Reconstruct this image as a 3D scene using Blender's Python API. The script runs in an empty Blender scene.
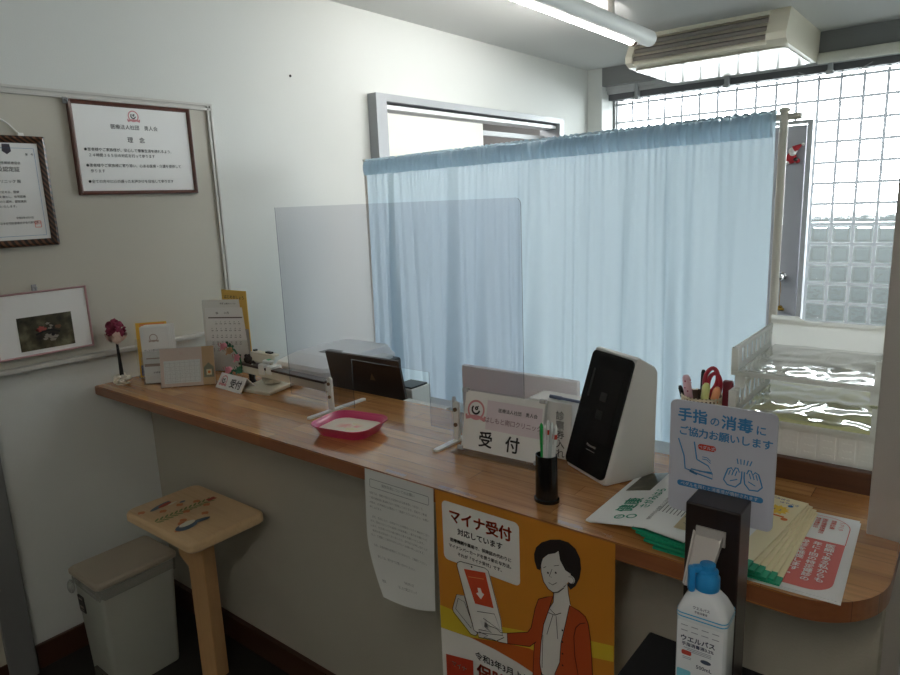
import bpy, bmesh, math, random
from mathutils import Matrix, Vector, noise
random.seed(7)
PI = math.pi
scn = bpy.context.scene
col = scn.collection
CT = .952            # counter top height
CEIL = 2.484

# ------------------------------------------------------------------ materials
MATS = {}
def s2l(c):
    c /= 255.0
    return c / 12.92 if c <= .04045 else ((c + .055) / 1.055) ** 2.4
def rgb(r, g, b): return (s2l(r), s2l(g), s2l(b), 1)
def newmat(name):
    m = bpy.data.materials.new(name); m.use_nodes = True
    nt = m.node_tree; nt.nodes.clear()
    return m, nt, nt.nodes, nt.links
def mat(name, c, rough=.5, metal=0, bump=0, bscale=60, var=0, vscale=4, spec=.5, coat=0, emit=None, es=0, trans=0, alpha=1, sheen=0, sss=0):
    if name in MATS: return MATS[name]
    m, nt, N, L = newmat(name)
    o = N.new('ShaderNodeOutputMaterial'); p = N.new('ShaderNodeBsdfPrincipled')
    L.new(p.outputs[0], o.inputs[0])
    p.inputs['Base Color'].default_value = rgb(*c)
    p.inputs['Roughness'].default_value = rough
    p.inputs['Metallic'].default_value = metal
    p.inputs['Specular IOR Level'].default_value = spec
    p.inputs['Coat Weight'].default_value = coat
    p.inputs['Transmission Weight'].default_value = trans
    p.inputs['Alpha'].default_value = alpha
    if sheen: p.inputs['Sheen Weight'].default_value = sheen
    if emit:
        p.inputs['Emission Color'].default_value = rgb(*emit); p.inputs['Emission Strength'].default_value = es
    tc = N.new('ShaderNodeTexCoord')
    if var:
        n = N.new('ShaderNodeTexNoise'); n.inputs['Scale'].default_value = vscale; n.inputs['Detail'].default_value = 4
        L.new(tc.outputs['Object'], n.inputs['Vector'])
        mx = N.new('ShaderNodeMix'); mx.data_type = 'RGBA'
        a = rgb(*c); mx.inputs[6].default_value = tuple(x * (1 - var) for x in a[:3]) + (1,)
        mx.inputs[7].default_value = tuple(min(1, x * (1 + var)) for x in a[:3]) + (1,)
        L.new(n.outputs[0], mx.inputs[0]); L.new(mx.outputs[2], p.inputs['Base Color'])
    if bump:
        n = N.new('ShaderNodeTexNoise'); n.inputs['Scale'].default_value = bscale; n.inputs['Detail'].default_value = 3
        L.new(tc.outputs['Object'], n.inputs['Vector'])
        b = N.new('ShaderNodeBump'); b.inputs['Strength'].default_value = bump; b.inputs['Distance'].default_value = .002
        L.new(n.outputs[0], b.inputs['Height']); L.new(b.outputs[0], p.inputs['Normal'])
    MATS[name] = m
    return m
def wood(name, c1, c2, c3, rough=.3, plank=.045, length=.5, grain=1.0, blocks=True, swap=None, coat=.3):
    """laminated strips running along local x (or y / z with swap)"""
    m, nt, N, L = newmat(name)
    o = N.new('ShaderNodeOutputMaterial'); p = N.new('ShaderNodeBsdfPrincipled'); L.new(p.outputs[0], o.inputs[0])
    tc = N.new('ShaderNodeTexCoord'); mp = N.new('ShaderNodeMapping'); L.new(tc.outputs['Object'], mp.inputs[0])
    if swap: mp.inputs['Rotation'].default_value = swap
    gm = N.new('ShaderNodeMapping'); gm.inputs['Scale'].default_value = (3, 60, 60); L.new(mp.outputs[0], gm.inputs[0])
    gn = N.new('ShaderNodeTexNoise'); gn.inputs['Scale'].default_value = 1.2; gn.inputs['Detail'].default_value = 6; gn.inputs['Distortion'].default_value = .6
    L.new(gm.outputs[0], gn.inputs['Vector'])
    mx = N.new('ShaderNodeMix'); mx.data_type = 'RGBA'
    if blocks:
        br = N.new('ShaderNodeTexBrick'); L.new(mp.outputs[0], br.inputs['Vector'])
        br.inputs['Color1'].default_value = rgb(*c1); br.inputs['Color2'].default_value = rgb(*c2); br.inputs['Mortar'].default_value = rgb(*c3)
        br.inputs['Scale'].default_value = 1; br.inputs['Mortar Size'].default_value = .0004
        br.inputs['Brick Width'].default_value = length; br.inputs['Row Height'].default_value = plank
        br.offset = .37; br.inputs['Bias'].default_value = -.1
        L.new(br.outputs[0], mx.inputs[6])
    else:
        mx.inputs[6].default_value = rgb(*c1)
    mx.inputs[7].default_value = rgb(*c3)
    r = N.new('ShaderNodeMapRange'); r.inputs['From Min'].default_value = .45; r.inputs['From Max'].default_value = .8
    r.inputs['To Max'].default_value = .55 * grain; L.new(gn.outputs[0], r.inputs[0]); L.new(r.outputs[0], mx.inputs[0])
    L.new(mx.outputs[2], p.inputs['Base Color'])
    p.inputs['Roughness'].default_value = rough; p.inputs['Coat Weight'].default_value = coat; p.inputs['Coat Roughness'].default_value = .08
    b = N.new('ShaderNodeBump'); b.inputs['Strength'].default_value = .08; b.inputs['Distance'].default_value = .001
    L.new(gn.outputs[0], b.inputs['Height']); L.new(b.outputs[0], p.inputs['Normal'])
    MATS[name] = m
    return m
def clear_mat(name, tint, gloss=.08, haze=0, hz=(220, 222, 228), rough=.03):
    m, nt, N, L = newmat(name)
    o = N.new('ShaderNodeOutputMaterial'); t = N.new('ShaderNodeBsdfTransparent'); t.inputs[0].default_value = (tint[0], tint[1], tint[2], 1)
    g = N.new('ShaderNodeBsdfGlossy'); g.inputs['Roughness'].default_value = rough
    fr = N.new('ShaderNodeFresnel')
    ge = N.new('ShaderNodeNewGeometry'); mr = N.new('ShaderNodeMapRange'); mr.inputs['To Min'].default_value = 1.45; mr.inputs['To Max'].default_value = 1 / 1.45
    L.new(ge.outputs['Backfacing'], mr.inputs[0]); L.new(mr.outputs[0], fr.inputs[0])
    mu = N.new('ShaderNodeMath'); mu.operation = 'MULTIPLY'; mu.inputs[1].default_value = gloss * 10; mu.use_clamp = True
    L.new(fr.outputs[0], mu.inputs[0])
    m1 = N.new('ShaderNodeMixShader'); L.new(mu.outputs[0], m1.inputs[0]); L.new(t.outputs[0], m1.inputs[1]); L.new(g.outputs[0], m1.inputs[2])
    if haze:
        d = N.new('ShaderNodeBsdfDiffuse'); d.inputs[0].default_value = rgb(*hz)
        m2 = N.new('ShaderNodeMixShader'); m2.inputs[0].default_value = haze
        L.new(m1.outputs[0], m2.inputs[1]); L.new(d.outputs[0], m2.inputs[2]); L.new(m2.outputs[0], o.inputs[0])
    else: L.new(m1.outputs[0], o.inputs[0])
    MATS[name] = m
    return m
def cloth_mat(name, c, tr=.5, rough=.9):
    m, nt, N, L = newmat(name)
    o = N.new('ShaderNodeOutputMaterial'); d = N.new('ShaderNodeBsdfDiffuse'); t = N.new('ShaderNodeBsdfTranslucent')
    d.inputs[0].default_value = rgb(*c); t.inputs[0].default_value = rgb(*c)
    x = N.new('ShaderNodeMixShader'); x.inputs[0].default_value = tr
    L.new(d.outputs[0], x.inputs[1]); L.new(t.outputs[0], x.inputs[2]); L.new(x.outputs[0], o.inputs[0])
    tc = N.new('ShaderNodeTexCoord'); n = N.new('ShaderNodeTexNoise'); n.inputs['Scale'].default_value = 900
    L.new(tc.outputs['Object'], n.inputs['Vector']); b = N.new('ShaderNodeBump'); b.inputs['Strength'].default_value = .15; b.inputs['Distance'].default_value = .0005
    L.new(n.outputs[0], b.inputs['Height']); L.new(b.outputs[0], d.inputs['Normal'])
    MATS[name] = m
    return m

WALL = mat('wall_paint', (214, 216, 212), .85, bump=.25, bscale=220, var=.02)
WALLC = mat('counter_front_paint', (178, 172, 158), .85, bump=.3, bscale=200, var=.03)
CEILM = mat('ceiling_paint', (206, 206, 203), .9, bump=.2, bscale=150, var=.02)
FLOORM = mat('vinyl_floor', (40, 37, 34), .5, var=.15, vscale=8)
BASE = mat('baseboard_brown', (70, 42, 30), .4, var=.1)
GREYM = mat('grey_painted_steel', (160, 162, 164), .45, spec=.4)
SOFF = mat('soffit_grey', (128, 128, 128), .6, var=.03)
SILVER = mat('brushed_steel', (200, 194, 188), .42, metal=.3, bump=.05, bscale=300)
CHROME = mat('chrome', (210, 210, 210), .12, metal=1)
BRASS = mat('brass', (190, 150, 70), .25, metal=1)
WHITEP = mat('white_plastic', (226, 226, 222), .35)
WHITEM = mat('matt_white_plastic', (232, 231, 226), .5)
CREAMP = mat('cream_plastic', (214, 208, 190), .4)
PAPER = mat('paper', (236, 236, 234), .8)
PAPER2 = mat('thin_paper', (228, 228, 224), .8)
BLACK = mat('black_plastic', (14, 13, 13), .35)
BLACKG = mat('black_glass', (8, 8, 9), .22, spec=.25)
DARKW = wood('dark_stained_wood', (38, 26, 22), (34, 24, 20), (18, 12, 10), .35, blocks=False, swap=(0, PI / 2, 0))
CWOOD = wood('laminated_counter_wood', (204, 148, 90), (166, 110, 60), (112, 68, 36), .2, .05, .62, 1.0, coat=.5)
CEDGE = wood('counter_edge_wood', (156, 98, 60), (144, 86, 52), (90, 52, 32), .3, .05, .6, .9)
RWOOD = wood('riser_wood', (92, 56, 36), (84, 50, 32), (52, 30, 18), .4, .2, 2, .9, blocks=False)
PINE = wood('pine_wood', (222, 190, 146), (214, 180, 136), (184, 140, 94), .35, .2, 2, .6, blocks=False, coat=.3)
FRAMEW = wood('frame_wood', (92, 50, 38), (84, 44, 34), (50, 26, 20), .35, blocks=False)
INK = mat('black_ink', (30, 30, 32), .7)
GREYINK = mat('grey_ink', (110, 110, 112), .7)
REDI = mat('red_ink', (196, 66, 50), .7)
PINKI = mat('pink_ink', (208, 142, 148), .7)
BLUEI = mat('blue_ink', (52, 116, 170), .7)
GREENI = mat('green_ink', (40, 150, 120), .7)
YELI = mat('yellow_ink', (240, 200, 70), .7)
ORI = mat('orange_ink', (222, 120, 50), .7)
SKINI = mat('pale_ink', (244, 240, 232), .7)
MAUVE = mat('mauve_print', (224, 212, 218), .7)

# ------------------------------------------------------------------ mesh builder
def F(o, u, v):
    u = Vector(u).normalized(); v = Vector(v).normalized(); n = u.cross(v)
    M = Matrix.Identity(4)
    for i in range(3):
        M[i][0] = u[i]; M[i][1] = v[i]; M[i][2] = n[i]; M[i][3] = o[i]
    return M
def T(x, y, z): return Matrix.Translation((x, y, z))
def RX(a): return Matrix.Rotation(a, 4, 'X')
def RY(a): return Matrix.Rotation(a, 4, 'Y')
def RZ(a): return Matrix.Rotation(a, 4, 'Z')
I4 = Matrix.Identity(4)
GLY = {}
def glyph_mesh(s, size, bold, align, sp, shear=0):
    k = (s, bold, align, sp)
    if k not in GLY:
        cu = bpy.data.curves.new('tmp', 'FONT'); cu.body = s; cu.size = 1; cu.align_x = align; cu.resolution_u = 2
        cu.offset = bold; cu.space_character = sp; cu.fill_mode = 'BOTH'
        ob = bpy.data.objects.new('tmp', cu); col.objects.link(ob)
        dg = bpy.context.evaluated_depsgraph_get(); me = bpy.data.meshes.new_from_object(ob.evaluated_get(dg))
        bpy.data.objects.remove(ob); bpy.data.curves.remove(cu)
        GLY[k] = me
    return GLY[k]
class G:
    def __init__(s): s.bm = bmesh.new(); s.mi = 0
    def _fin(s, vs, M, fs=None):
        if M is not None: bmesh.ops.transform(s.bm, matrix=M, verts=vs)
        st = set(vs)
        if s.mi:
            for v in vs:
                for f in v.link_faces: f.material_index = s.mi
        return s
    def box(s, x0, x1, y0, y1, z0, z1, M=None, bev=0, seg=2):
        r = bmesh.ops.create_cube(s.bm, size=1)['verts']
        bmesh.ops.scale(s.bm, vec=(x1 - x0, y1 - y0, z1 - z0), verts=r)
        bmesh.ops.translate(s.bm, vec=((x0 + x1) / 2, (y0 + y1) / 2, (z0 + z1) / 2), verts=r)
        if bev:
            es = list({e for v in r for e in v.link_edges})
            q = bmesh.ops.bevel(s.bm, geom=es, offset=bev, segments=seg, affect='EDGES', profile=.5)
            r = list({v for v in q['verts']} | {v for v in r if v.is_valid})
        return s._fin(r, M)
    def cyl(s, r0, h, M=None, r1=None, seg=24, cap=True):
        r = bmesh.ops.create_cone(s.bm, cap_ends=cap, segments=seg, radius1=r0, radius2=r0 if r1 is None else r1, depth=h)['verts']
        bmesh.ops.translate(s.bm, vec=(0, 0, h / 2), verts=r)
        return s._fin(r, M)
    def sph(s, r0, M=None, seg=16, sc=(1, 1, 1)):
        r = bmesh.ops.create_uvsphere(s.bm, u_segments=seg, v_segments=max(6, seg // 2), radius=r0)['verts']
        bmesh.ops.scale(s.bm, vec=sc, verts=r)
        return s._fin(r, M)
    def prism(s, pts, z0, z1, M=None):
        a = [s.bm.verts.new((p[0], p[1], z0)) for p in pts]; b = [s.bm.verts.new((p[0], p[1], z1)) for p in pts]
        n = len(pts)
        s.bm.faces.new(a[::-1]); s.bm.faces.new(b)
        for i in range(n): s.bm.faces.new((a[i], a[(i + 1) % n], b[(i + 1) % n], b[i]))
        return s._fin(a + b, M)
    def poly(s, pts, M=None):
        a = [s.bm.verts.new((p[0], p[1], p[2] if len(p) > 2 else 0)) for p in pts]
        s.bm.faces.new(a); return s._fin(a, M)
    def lathe(s, prof, M=None, seg=28, sx=1, sy=1):
        rings = []
        for r, z in prof:
            rings.append([s.bm.verts.new((max(r, 1e-5) * math.cos(2 * PI * i / seg) * sx, max(r, 1e-5) * math.sin(2 * PI * i / seg) * sy, z)) for i in range(seg)])
        for a, b in zip(rings, rings[1:]):
            for i in range(seg): s.bm.faces.new((a[i], a[(i + 1) % seg], b[(i + 1) % seg], b[i]))
        return s._fin([v for r in rings for v in r], M)
    def loft(s, rings, M=None, caps=True):
        R = [[s.bm.verts.new(p) for p in r] for r in rings]; n = len(R[0])
        for a, b in zip(R, R[1:]):
            for i in range(n): s.bm.faces.new((a[i], a[(i + 1) % n], b[(i + 1) % n], b[i]))
        if caps: s.bm.faces.new(R[0][::-1]); s.bm.faces.new(R[-1])
        return s._fin([v for r in R for v in r], M)
    def tube(s, pts, r, M=None, seg=8, closed=False):
        P = [Vector(p) for p in pts]; n = len(P); R = []
        rr = r if isinstance(r, (list, tuple)) else [r] * n
        pu = None
        for i, p in enumerate(P):
            if closed: d = P[(i + 1) % n] - P[i - 1]
            else: d = P[min(i + 1, n - 1)] - P[max(i - 1, 0)]
            d.normalize()
            if pu is None:
                pu = d.orthogonal().normalized()
            else:
                pu = (pu - d * pu.dot(d)).normalized()
            w = d.cross(pu)
            R.append([s.bm.verts.new(p + (pu * math.cos(2 * PI * k / seg) + w * math.sin(2 * PI * k / seg)) * rr[i]) for k in range(seg)])
        m = n if closed else n - 1
        for i in range(m):
            a, b = R[i], R[(i + 1) % n]
            for k in range(seg): s.bm.faces.new((a[k], a[(k + 1) % seg], b[(k + 1) % seg], b[k]))
        if not closed: s.bm.faces.new(R[0][::-1]); s.bm.faces.new(R[-1])
        return s._fin([v for q in R for v in q], M)
    def grid(s, nx, ny, fn, M=None):
        V = [[s.bm.verts.new(fn(i / nx, j / ny)) for j in range(ny + 1)] for i in range(nx + 1)]
        for i in range(nx):
            for j in range(ny): s.bm.faces.new((V[i][j], V[i + 1][j], V[i + 1][j + 1], V[i][j + 1]))
        return s._fin([v for q in V for v in q], M)
    def text(s, t, size, M, x=0, y=0, bold=0, align='LEFT', sp=1.0, z=0, wx=1.0):
        me = glyph_mesh(t, size, 0, align, sp)
        b = bold * size * .95
        for k, (ox, oy) in enumerate(((0, 0),) if b < 1e-6 else ((-b, 0), (b, 0), (0, b), (0, -b), (0, 0))):
            n0 = len(s.bm.verts); s.bm.from_mesh(me); s.bm.verts.ensure_lookup_table()
            s._fin(s.bm.verts[n0:], M @ T(x + ox, y + oy, z + k * .00006) @ Matrix.Diagonal((size * wx, size, size, 1)))
        return s
    def vtext(s, t, size, M, x, y, bold=0, step=1.08):
        for i, c in enumerate(t): s.text(c, size, M, x, y - i * size * step, bold, 'CENTER')
        return s
    def line(s, pts, w, M, z=0, closed=False):
        """flat stroke in the local plane"""
        P = [Vector((p[0], p[1])) for p in pts]; n = len(P)
        L_, R_ = [], []
        for i, p in enumerate(P):
            a = P[i - 1] if (i > 0 or closed) else p; b = P[(i + 1) % n] if (i < n - 1 or closed) else p
            d = (b - a)
            if d.length < 1e-9: d = Vector((1, 0))
            d.normalize(); q = Vector((-d.y, d.x)) * w / 2
            L_.append(s.bm.verts.new((p.x + q.x, p.y + q.y, z))); R_.append(s.bm.verts.new((p.x - q.x, p.y - q.y, z)))
        for i in range(n if closed else n - 1):
            j = (i + 1) % n
            s.bm.faces.new((R_[i], R_[j], L_[j], L_[i]))
        return s._fin(L_ + R_, M)
    def obj(s, name, mats, parent=None, smooth=False, angle=35, label=None, M=None, norm=True):
        if norm and s.bm.faces: bmesh.ops.recalc_face_normals(s.bm, faces=s.bm.faces[:])
        me = bpy.data.meshes.new(name); s.bm.to_mesh(me); s.bm.free()
        for m in (mats if isinstance(mats, (list, tuple)) else [mats]): me.materials.append(m)
        if smooth:
            me.polygons.foreach_set('use_smooth', [True] * len(me.polygons))
            me.set_sharp_from_angle(angle=math.radians(angle))
        o = bpy.data.objects.new(name, me); col.objects.link(o)
        if parent: o.parent = parent
        if M is not None: o.matrix_local = M
        if label: o['label'] = label
        return o
def rrect(x0, x1, y0, y1, r, n=6, corners=(1, 1, 1, 1)):
    out = []
    for (cx, cy, a0, k) in ((x1 - r, y0 + r, -PI / 2, 0), (x1 - r, y1 - r, 0, 1), (x0 + r, y1 - r, PI / 2, 2), (x0 + r, y0 + r, PI, 3)):
        if corners[k]:
            for i in range(n + 1):
                a = a0 + PI / 2 * i / n; out.append((cx + r * math.cos(a), cy + r * math.sin(a)))
        else:
            out.append([(x1, y0), (x1, y1), (x0, y1), (x0, y0)][k])
    return out
def circ(cx, cy, r, n=24, a0=0, a1=2 * PI, ry=None):
    full = abs(a1 - a0 - 2 * PI) < 1e-6
    return [(cx + r * math.cos(a0 + (a1 - a0) * i / (n if full else n - 1)), cy + (ry or r) * math.sin(a0 + (a1 - a0) * i / (n if full else n - 1))) for i in range(n)]
def thing(name, label, cat, loc=(0, 0, 0), rz=0, group=None, rx=0):
    o = bpy.data.objects.new(name, None); col.objects.link(o); o.empty_display_size = .05
    o.location = loc; o.rotation_euler = (rx, 0, rz); o['label'] = label; o['category'] = cat
    if group: o['group'] = group
    return o
def tag(o, label, cat, group=None):
    o['label'] = label; o['category'] = cat
    if group: o['group'] = group
    return o
def struct(g, name, m, parent=None, **k):
    o = g.obj(name, m, parent, **k)
    if parent is None: o['kind'] = 'structure'
    return o
def sroot(name, loc=(0, 0, 0)):
    o = bpy.data.objects.new(name, None); col.objects.link(o); o.location = loc; o['kind'] = 'structure'; return o
def emblem(g, M, x, y, r):
    """ring with a crescent figure and a ribbon below"""
    g.line(circ(x, y, r, 28), r * .22, M, closed=True)
    g.line([(x - r * 1.25, y - r * 1.0), (x - r * .6, y - r * .78), (x, y - r * .72), (x + r * .6, y - r * .78), (x + r * 1.25, y - r * 1.0)], r * .36, M, z=.0002)
    g.line([(x - r * 1.3, y - r * .8), (x - r * 1.05, y - r * .75)], r * .4, M, z=.0003)
    g.line([(x + r * 1.3, y - r * .8), (x + r * 1.05, y - r * .75)], r * .4, M, z=.0003)
    for a in (0.8, 1.57, 2.3): g.line(circ(x + r * .98 * math.cos(a), y + r * .98 * math.sin(a), r * .06, 6), r * .05, M, closed=True)
def emblem_dark(g, M, x, y, r):
    pts = circ(x - r * .02, y + r * .08, r * .5, 14, PI * .75, PI * 1.95) + circ(x + r * .08, y + r * .22, r * .38, 12, PI * 1.9, PI * .85)
    g.line(circ(x - r * .02, y + r * .05, r * .46, 14, PI * .75, PI * 1.95), r * .2, M, z=.0002)
    g.line(circ(x + r * .05, y + r * .18, r * .14, 8), r * .16, M, z=.0002, closed=True)
    g.line([(x + r * .1, y + r * .3), (x + r * .3, y + r * .45)], r * .1, M, z=.0002)

# ------------------------------------------------------------------ room shell
YG = 5.1
struct(G().box(-.1, 4.2, -2.6, 5.3, -.05, 0), 'floor', FLOORM)
struct(G().box(-.1, 4.2, -2.6, 5.3, CEIL, CEIL + .05), 'ceiling', CEILM)
# left wall with the opening for the sliding door
lw = G().box(-.1, 0, -2.6, 2.56, 0, CEIL).box(-.1, 0, 4.36, 5.3, 0, CEIL).box(-.1, 0, 2.56, 4.36, 2.06, CEIL)
struct(lw, 'wall_left', WALL)
struct(G().box(-1.3, -1.25, 2.2, 4.8, 0, 2.3), 'wall_side_room', mat('side_room_grey', (150, 148, 146), .8))
struct(G().box(-1.25, -.1, 2.2, 2.25, 0, 2.3).box(-1.25, -.1, 4.75, 4.8, 0, 2.3).box(-1.3, -.1, 2.2, 4.8, 2.3, 2.35).box(-1.3, -.1, 2.2, 4.8, -.05, 0), 'wall_side_room_shell', mat('side_room_grey2', (140, 138, 136), .8))
struct(G().box(4.1, 4.2, -2.6, 5.3, 0, CEIL), 'wall_right', WALL)
struct(G().box(0, 4.1, -2.6, -2.5, 0, CEIL), 'wall_front', WALL)
# column and soffit at the window end
struct(G().box(0, .118, 4.87, 5.3, 0, CEIL), 'trim_1', WALL)
struct(G().box(.118, 4.1, 4.87, 5.3, 2.354, CEIL, bev=.002), 'trim_2', SOFF)
struct(G().box(.118, 4.1, 4.96, 5.3, 2.305, 2.354).box(.118, 4.1, 4.94, 4.96, 2.33, 2.354), 'trim_3', mat('window_head_grey', (186, 187, 187), .5))
rail = G().box(.118, 4.1, 4.985, 5.09, 2.262, 2.305)
struct(rail, 'trim_4', mat('dark_rail', (92, 92, 95), .5))
for i, x in enumerate((.36, 1.0, 1.62, 2.25)):
    g = G().box(x - .012, x + .012, 4.93, 4.99, 2.25, 2.354, bev=.003).box(x - .02, x + .02, 4.925, 4.985, 2.24, 2.262, bev=.003)
    struct(g, 'trim_%d' % (10 + i), GREYM)
# glass block window
GX0, GP, GZ, GR = .134, .1275, 2.237, .1325
win = sroot('window_1', (GX0, YG, 0))
gf = G().box(-.05, 0, -.03, .14, .28, 2.27).box(-.05, 4.0, -.03, .14, .2, .28)
struct(gf, 'window_frame', mat('window_frame_grey', (120, 120, 120), .45, metal=.2), win)
mort = G(); panes = G()
DX0, DX1, DZ = .70 - GX0, 1.525 - GX0, 1.99
ncol = 31; nrow = 15
def in_door(x, z): return DX0 - .01 < x < DX1 + .01 and z < DZ + .01
MW = .0092
for i in range(ncol + 1):
    x = i * GP
    z0 = DZ if DX0 < x < DX1 else GZ - nrow * GR
    mort.poly([(x - MW, -.002, z0), (x + MW, -.002, z0), (x + MW, -.002, 2.262), (x - MW, -.002, 2.262)])
for j in range(nrow + 1):
    z = GZ - j * GR
    for i in range(ncol):
        a, b = i * GP + MW, (i + 1) * GP - MW
        if z < DZ and DX0 < (a + b) / 2 < DX1: continue
        mort.poly([(a, -.002, z - MW), (b, -.002, z - MW), (b, -.002, z + MW), (a, -.002, z + MW)])
mm, nt, N, L = newmat('mortar')
o = N.new('ShaderNodeOutputMaterial'); d = N.new('ShaderNodeBsdfDiffuse'); t = N.new('ShaderNodeBsdfTranslucent')
d.inputs[0].default_value = rgb(205, 208, 210); t.inputs[0].default_value = rgb(215, 222, 228)
x = N.new('ShaderNodeMixShader'); x.inputs[0].default_value = .03; L.new(d.outputs[0], x.inputs[1]); L.new(t.outputs[0], x.inputs[2]); L.new(x.outputs[0], o.inputs[0])
struct(mort, 'mortar_grid', mm, win)
for i in range(ncol):
    for j in range(-1, nrow):
        x0, x1 = i * GP + .0092, (i + 1) * GP - .0092
        z1, z0 = GZ - j * GR - .0092, GZ - (j + 1) * GR + .0092
        if j < 0: z1 = 2.262
        xc, zc = (x0 + x1) / 2, (z0 + z1) / 2
        if in_door(xc, zc): continue
        e = .014; e2 = .022 if j >= 0 else .006
        def R(d, y, dd=None): 
            q = d if j >= 0 else min(d, .006)
            return [(x0 + d, y, z0 + q), (x1 - d, y, z0 + q), (x1 - d, y, z1 - q), (x0 + d, y, z1 - q)]
        panes.loft([R(0, .003), R(.004, .001), R(.012, .002), R(.020, .006)], caps=False)
        panes.poly(R(.020, .006))
pm, nt, N, L = newmat('glass_block_glass')
o = N.new('ShaderNodeOutputMaterial'); t = N.new('ShaderNodeBsdfTransparent'); t.inputs[0].default_value = (.93, .96, .95, 1)
rf = N.new('ShaderNodeBsdfRefraction'); rf.inputs['Roughness'].default_value = .25; rf.inputs['IOR'].default_value = 1.25; rf.inputs[0].default_value = (.93, .96, .95, 1)
gl = N.new('ShaderNodeBsdfGlossy'); gl.inputs['Roughness'].default_value = .1
tl = N.new('ShaderNodeBsdfTranslucent'); tl.inputs[0].default_value = (.85, .9, .9, 1)
m1 = N.new('ShaderNodeMixShader'); m1.inputs[0].default_value = .35; L.new(t.outputs[0], m1.inputs[1]); L.new(rf.outputs[0], m1.inputs[2])
m2 = N.new('ShaderNodeMixShader'); m2.inputs[0].default_value = .1; L.new(m1.outputs[0], m2.inputs[1]); L.new(gl.outputs[0], m2.inputs[2])
m3 = N.new('ShaderNodeMixShader'); m3.inputs[0].default_value = .01; L.new(m2.outputs[0], m3.inputs[1]); L.new(tl.outputs[0], m3.inputs[2])
L.new(m3.outputs[0], o.inputs[0])
tc = N.new('ShaderNodeTexCoord'); wv = N.new('ShaderNodeTexNoise'); wv.inputs['Scale'].default_value = 14; L.new(tc.outputs['Object'], wv.inputs['Vector'])
bp = N.new('ShaderNodeBump'); bp.inputs['Strength'].default_value = .35; bp.inputs['Distance'].default_value = .02; L.new(wv.outputs[0], bp.inputs['Height'])
L.new(bp.outputs[0], rf.inputs['Normal']); L.new(bp.outputs[0], gl.inputs['Normal'])
struct(panes, 'glass_panes', pm, win, norm=False)
struct(G().box(.1, 4.1, YG, 5.3, 0, .25), 'wall_back', WALL)
# outside: paved yard and the boundary wall seen through the lower blocks
struct(G().box(-3, 8, 5.3, 11, -.2, -.1), 'ground', mat('yard_paving', (60, 62, 60), .9, var=.2))
struct(G().box(-3, 8, 6.7, 6.85, -.1, 1.32), 'wall_yard', mat('yard_wall', (46, 50, 48), .9, var=.5, vscale=1.5))
# door in the glass block wall
d1 = sroot('door_1', (.70, 5.06, 0))
struct(G().box(-.0, .03, -.01, .1, 0, DZ - .022).box(.795, .825, -.01, .1, 0, DZ - .022).box(0, .825, -.01, .1, DZ - .022, DZ), 'door_frame', mat('door_frame_grey', (178, 181, 184), .4), d1)
struct(G().box(.034, .786, .01, .05, .02, DZ - .03, bev=.002), 'door_leaf', mat('door_leaf_grey', (176, 178, 186), .45), d1)
k = G().cyl(.03, .012, T(.69, .01, .955) @ RX(PI / 2)).cyl(.012, .05, T(.69, .0, .955) @ RX(PI / 2)).sph(.028, T(.69, -.055, .955))
struct(k, 'door_knob', CHROME, d1, smooth=True)
k = G().cyl(.016, .02, T(.69, .01, .735) @ RX(PI / 2)).box(.68, .72, -.02, -.012, .715, .735, bev=.003).tube([(.69, -.02, .735), (.688, -.022, .80), (.692, -.02, .86), (.69, -.03, .93)], .0025)
struct(k, 'door_key', [BRASS], d1, smooth=True)
# sliding door in the left wall
d2 = sroot('door_2', (0, 2.5, 0))
fr = G().box(-.1, .06, 0, .075, 0, 2.06).box(-.1, .06, 1.83, 1.895, 0, 2.06).box(-.1, .06, .0, 1.895, 2.06, 2.095)
struct(fr, 'door_frame', mat('door_frame_steel', (150, 153, 156), .4), d2)
struct(G().box(-.075, .03, .075, 1.83, 2.028, 2.048), 'door_track', mat('track_white', (225, 228, 230), .3), d2)
struct(G().box(-.05, -.012, .078, 1.0, .01, 2.015), 'door_leaf', mat('door_leaf_cream', (226, 224, 214), .6), d2)
struct(G().box(-.095, -.06, .9, 1.82, 1.955, 1.985), 'inner_rail', mat('inner_rail_grey', (170, 172, 172), .4), d2)
# counter front wall, plinths
struct(G().box(0, 2.398, 1.21, 1.31, 0, CT - .034), 'wall_counter', WALLC)
struct(G().box(.014, 2.396, 1.192, 1.21, 0, .09), 'baseboard_counter', BASE)
struct(G().box(0, .014, .69, 1.21, 0, .09, bev=.003), 'baseboard_left', BASE)
# jamb and door at the near end of the left wall, jamb at the right end of the counter
struct(G().box(0, .035, .60, .684, 0, 2.05, bev=.003), 'trim_5', mat('jamb_grey', (122, 122, 122), .45))
d4 = sroot('door_3', (0, -.3, 0))
struct(G().box(.002, .014, 0, .9, .08, 2.0), 'door_leaf', mat('near_door_cream', (196, 190, 172), .6), d4)
struct(G().box(.002, .02, 0, .9, 0, .08), 'kick_plate', BASE, d4)
struct(G().box(2.358, 2.425, 1.29, 1.335, 0, CEIL, bev=.002), 'trim_6', SILVER)
struct(G().box(2.428, 2.45, 1.27, 1.335, 0, CEIL), 'trim_7', mat('jamb_cream', (222, 220, 200), .5))
d5 = sroot('door_4', (2.452, 1.3, 0))
struct(G().box(0, .86, 0, .035, .01, 2.1, bev=.002), 'door_leaf', mat('pale_green_door', (186, 192, 180), .5), d5)
struct(G().box(0, .86, 0, .035, 2.1, CEIL), 'trim_8', WALL)
struct(G().box(3.312, 4.1, 1.29, 1.34, 0, CEIL), 'wall_partition', WALL)

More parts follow.
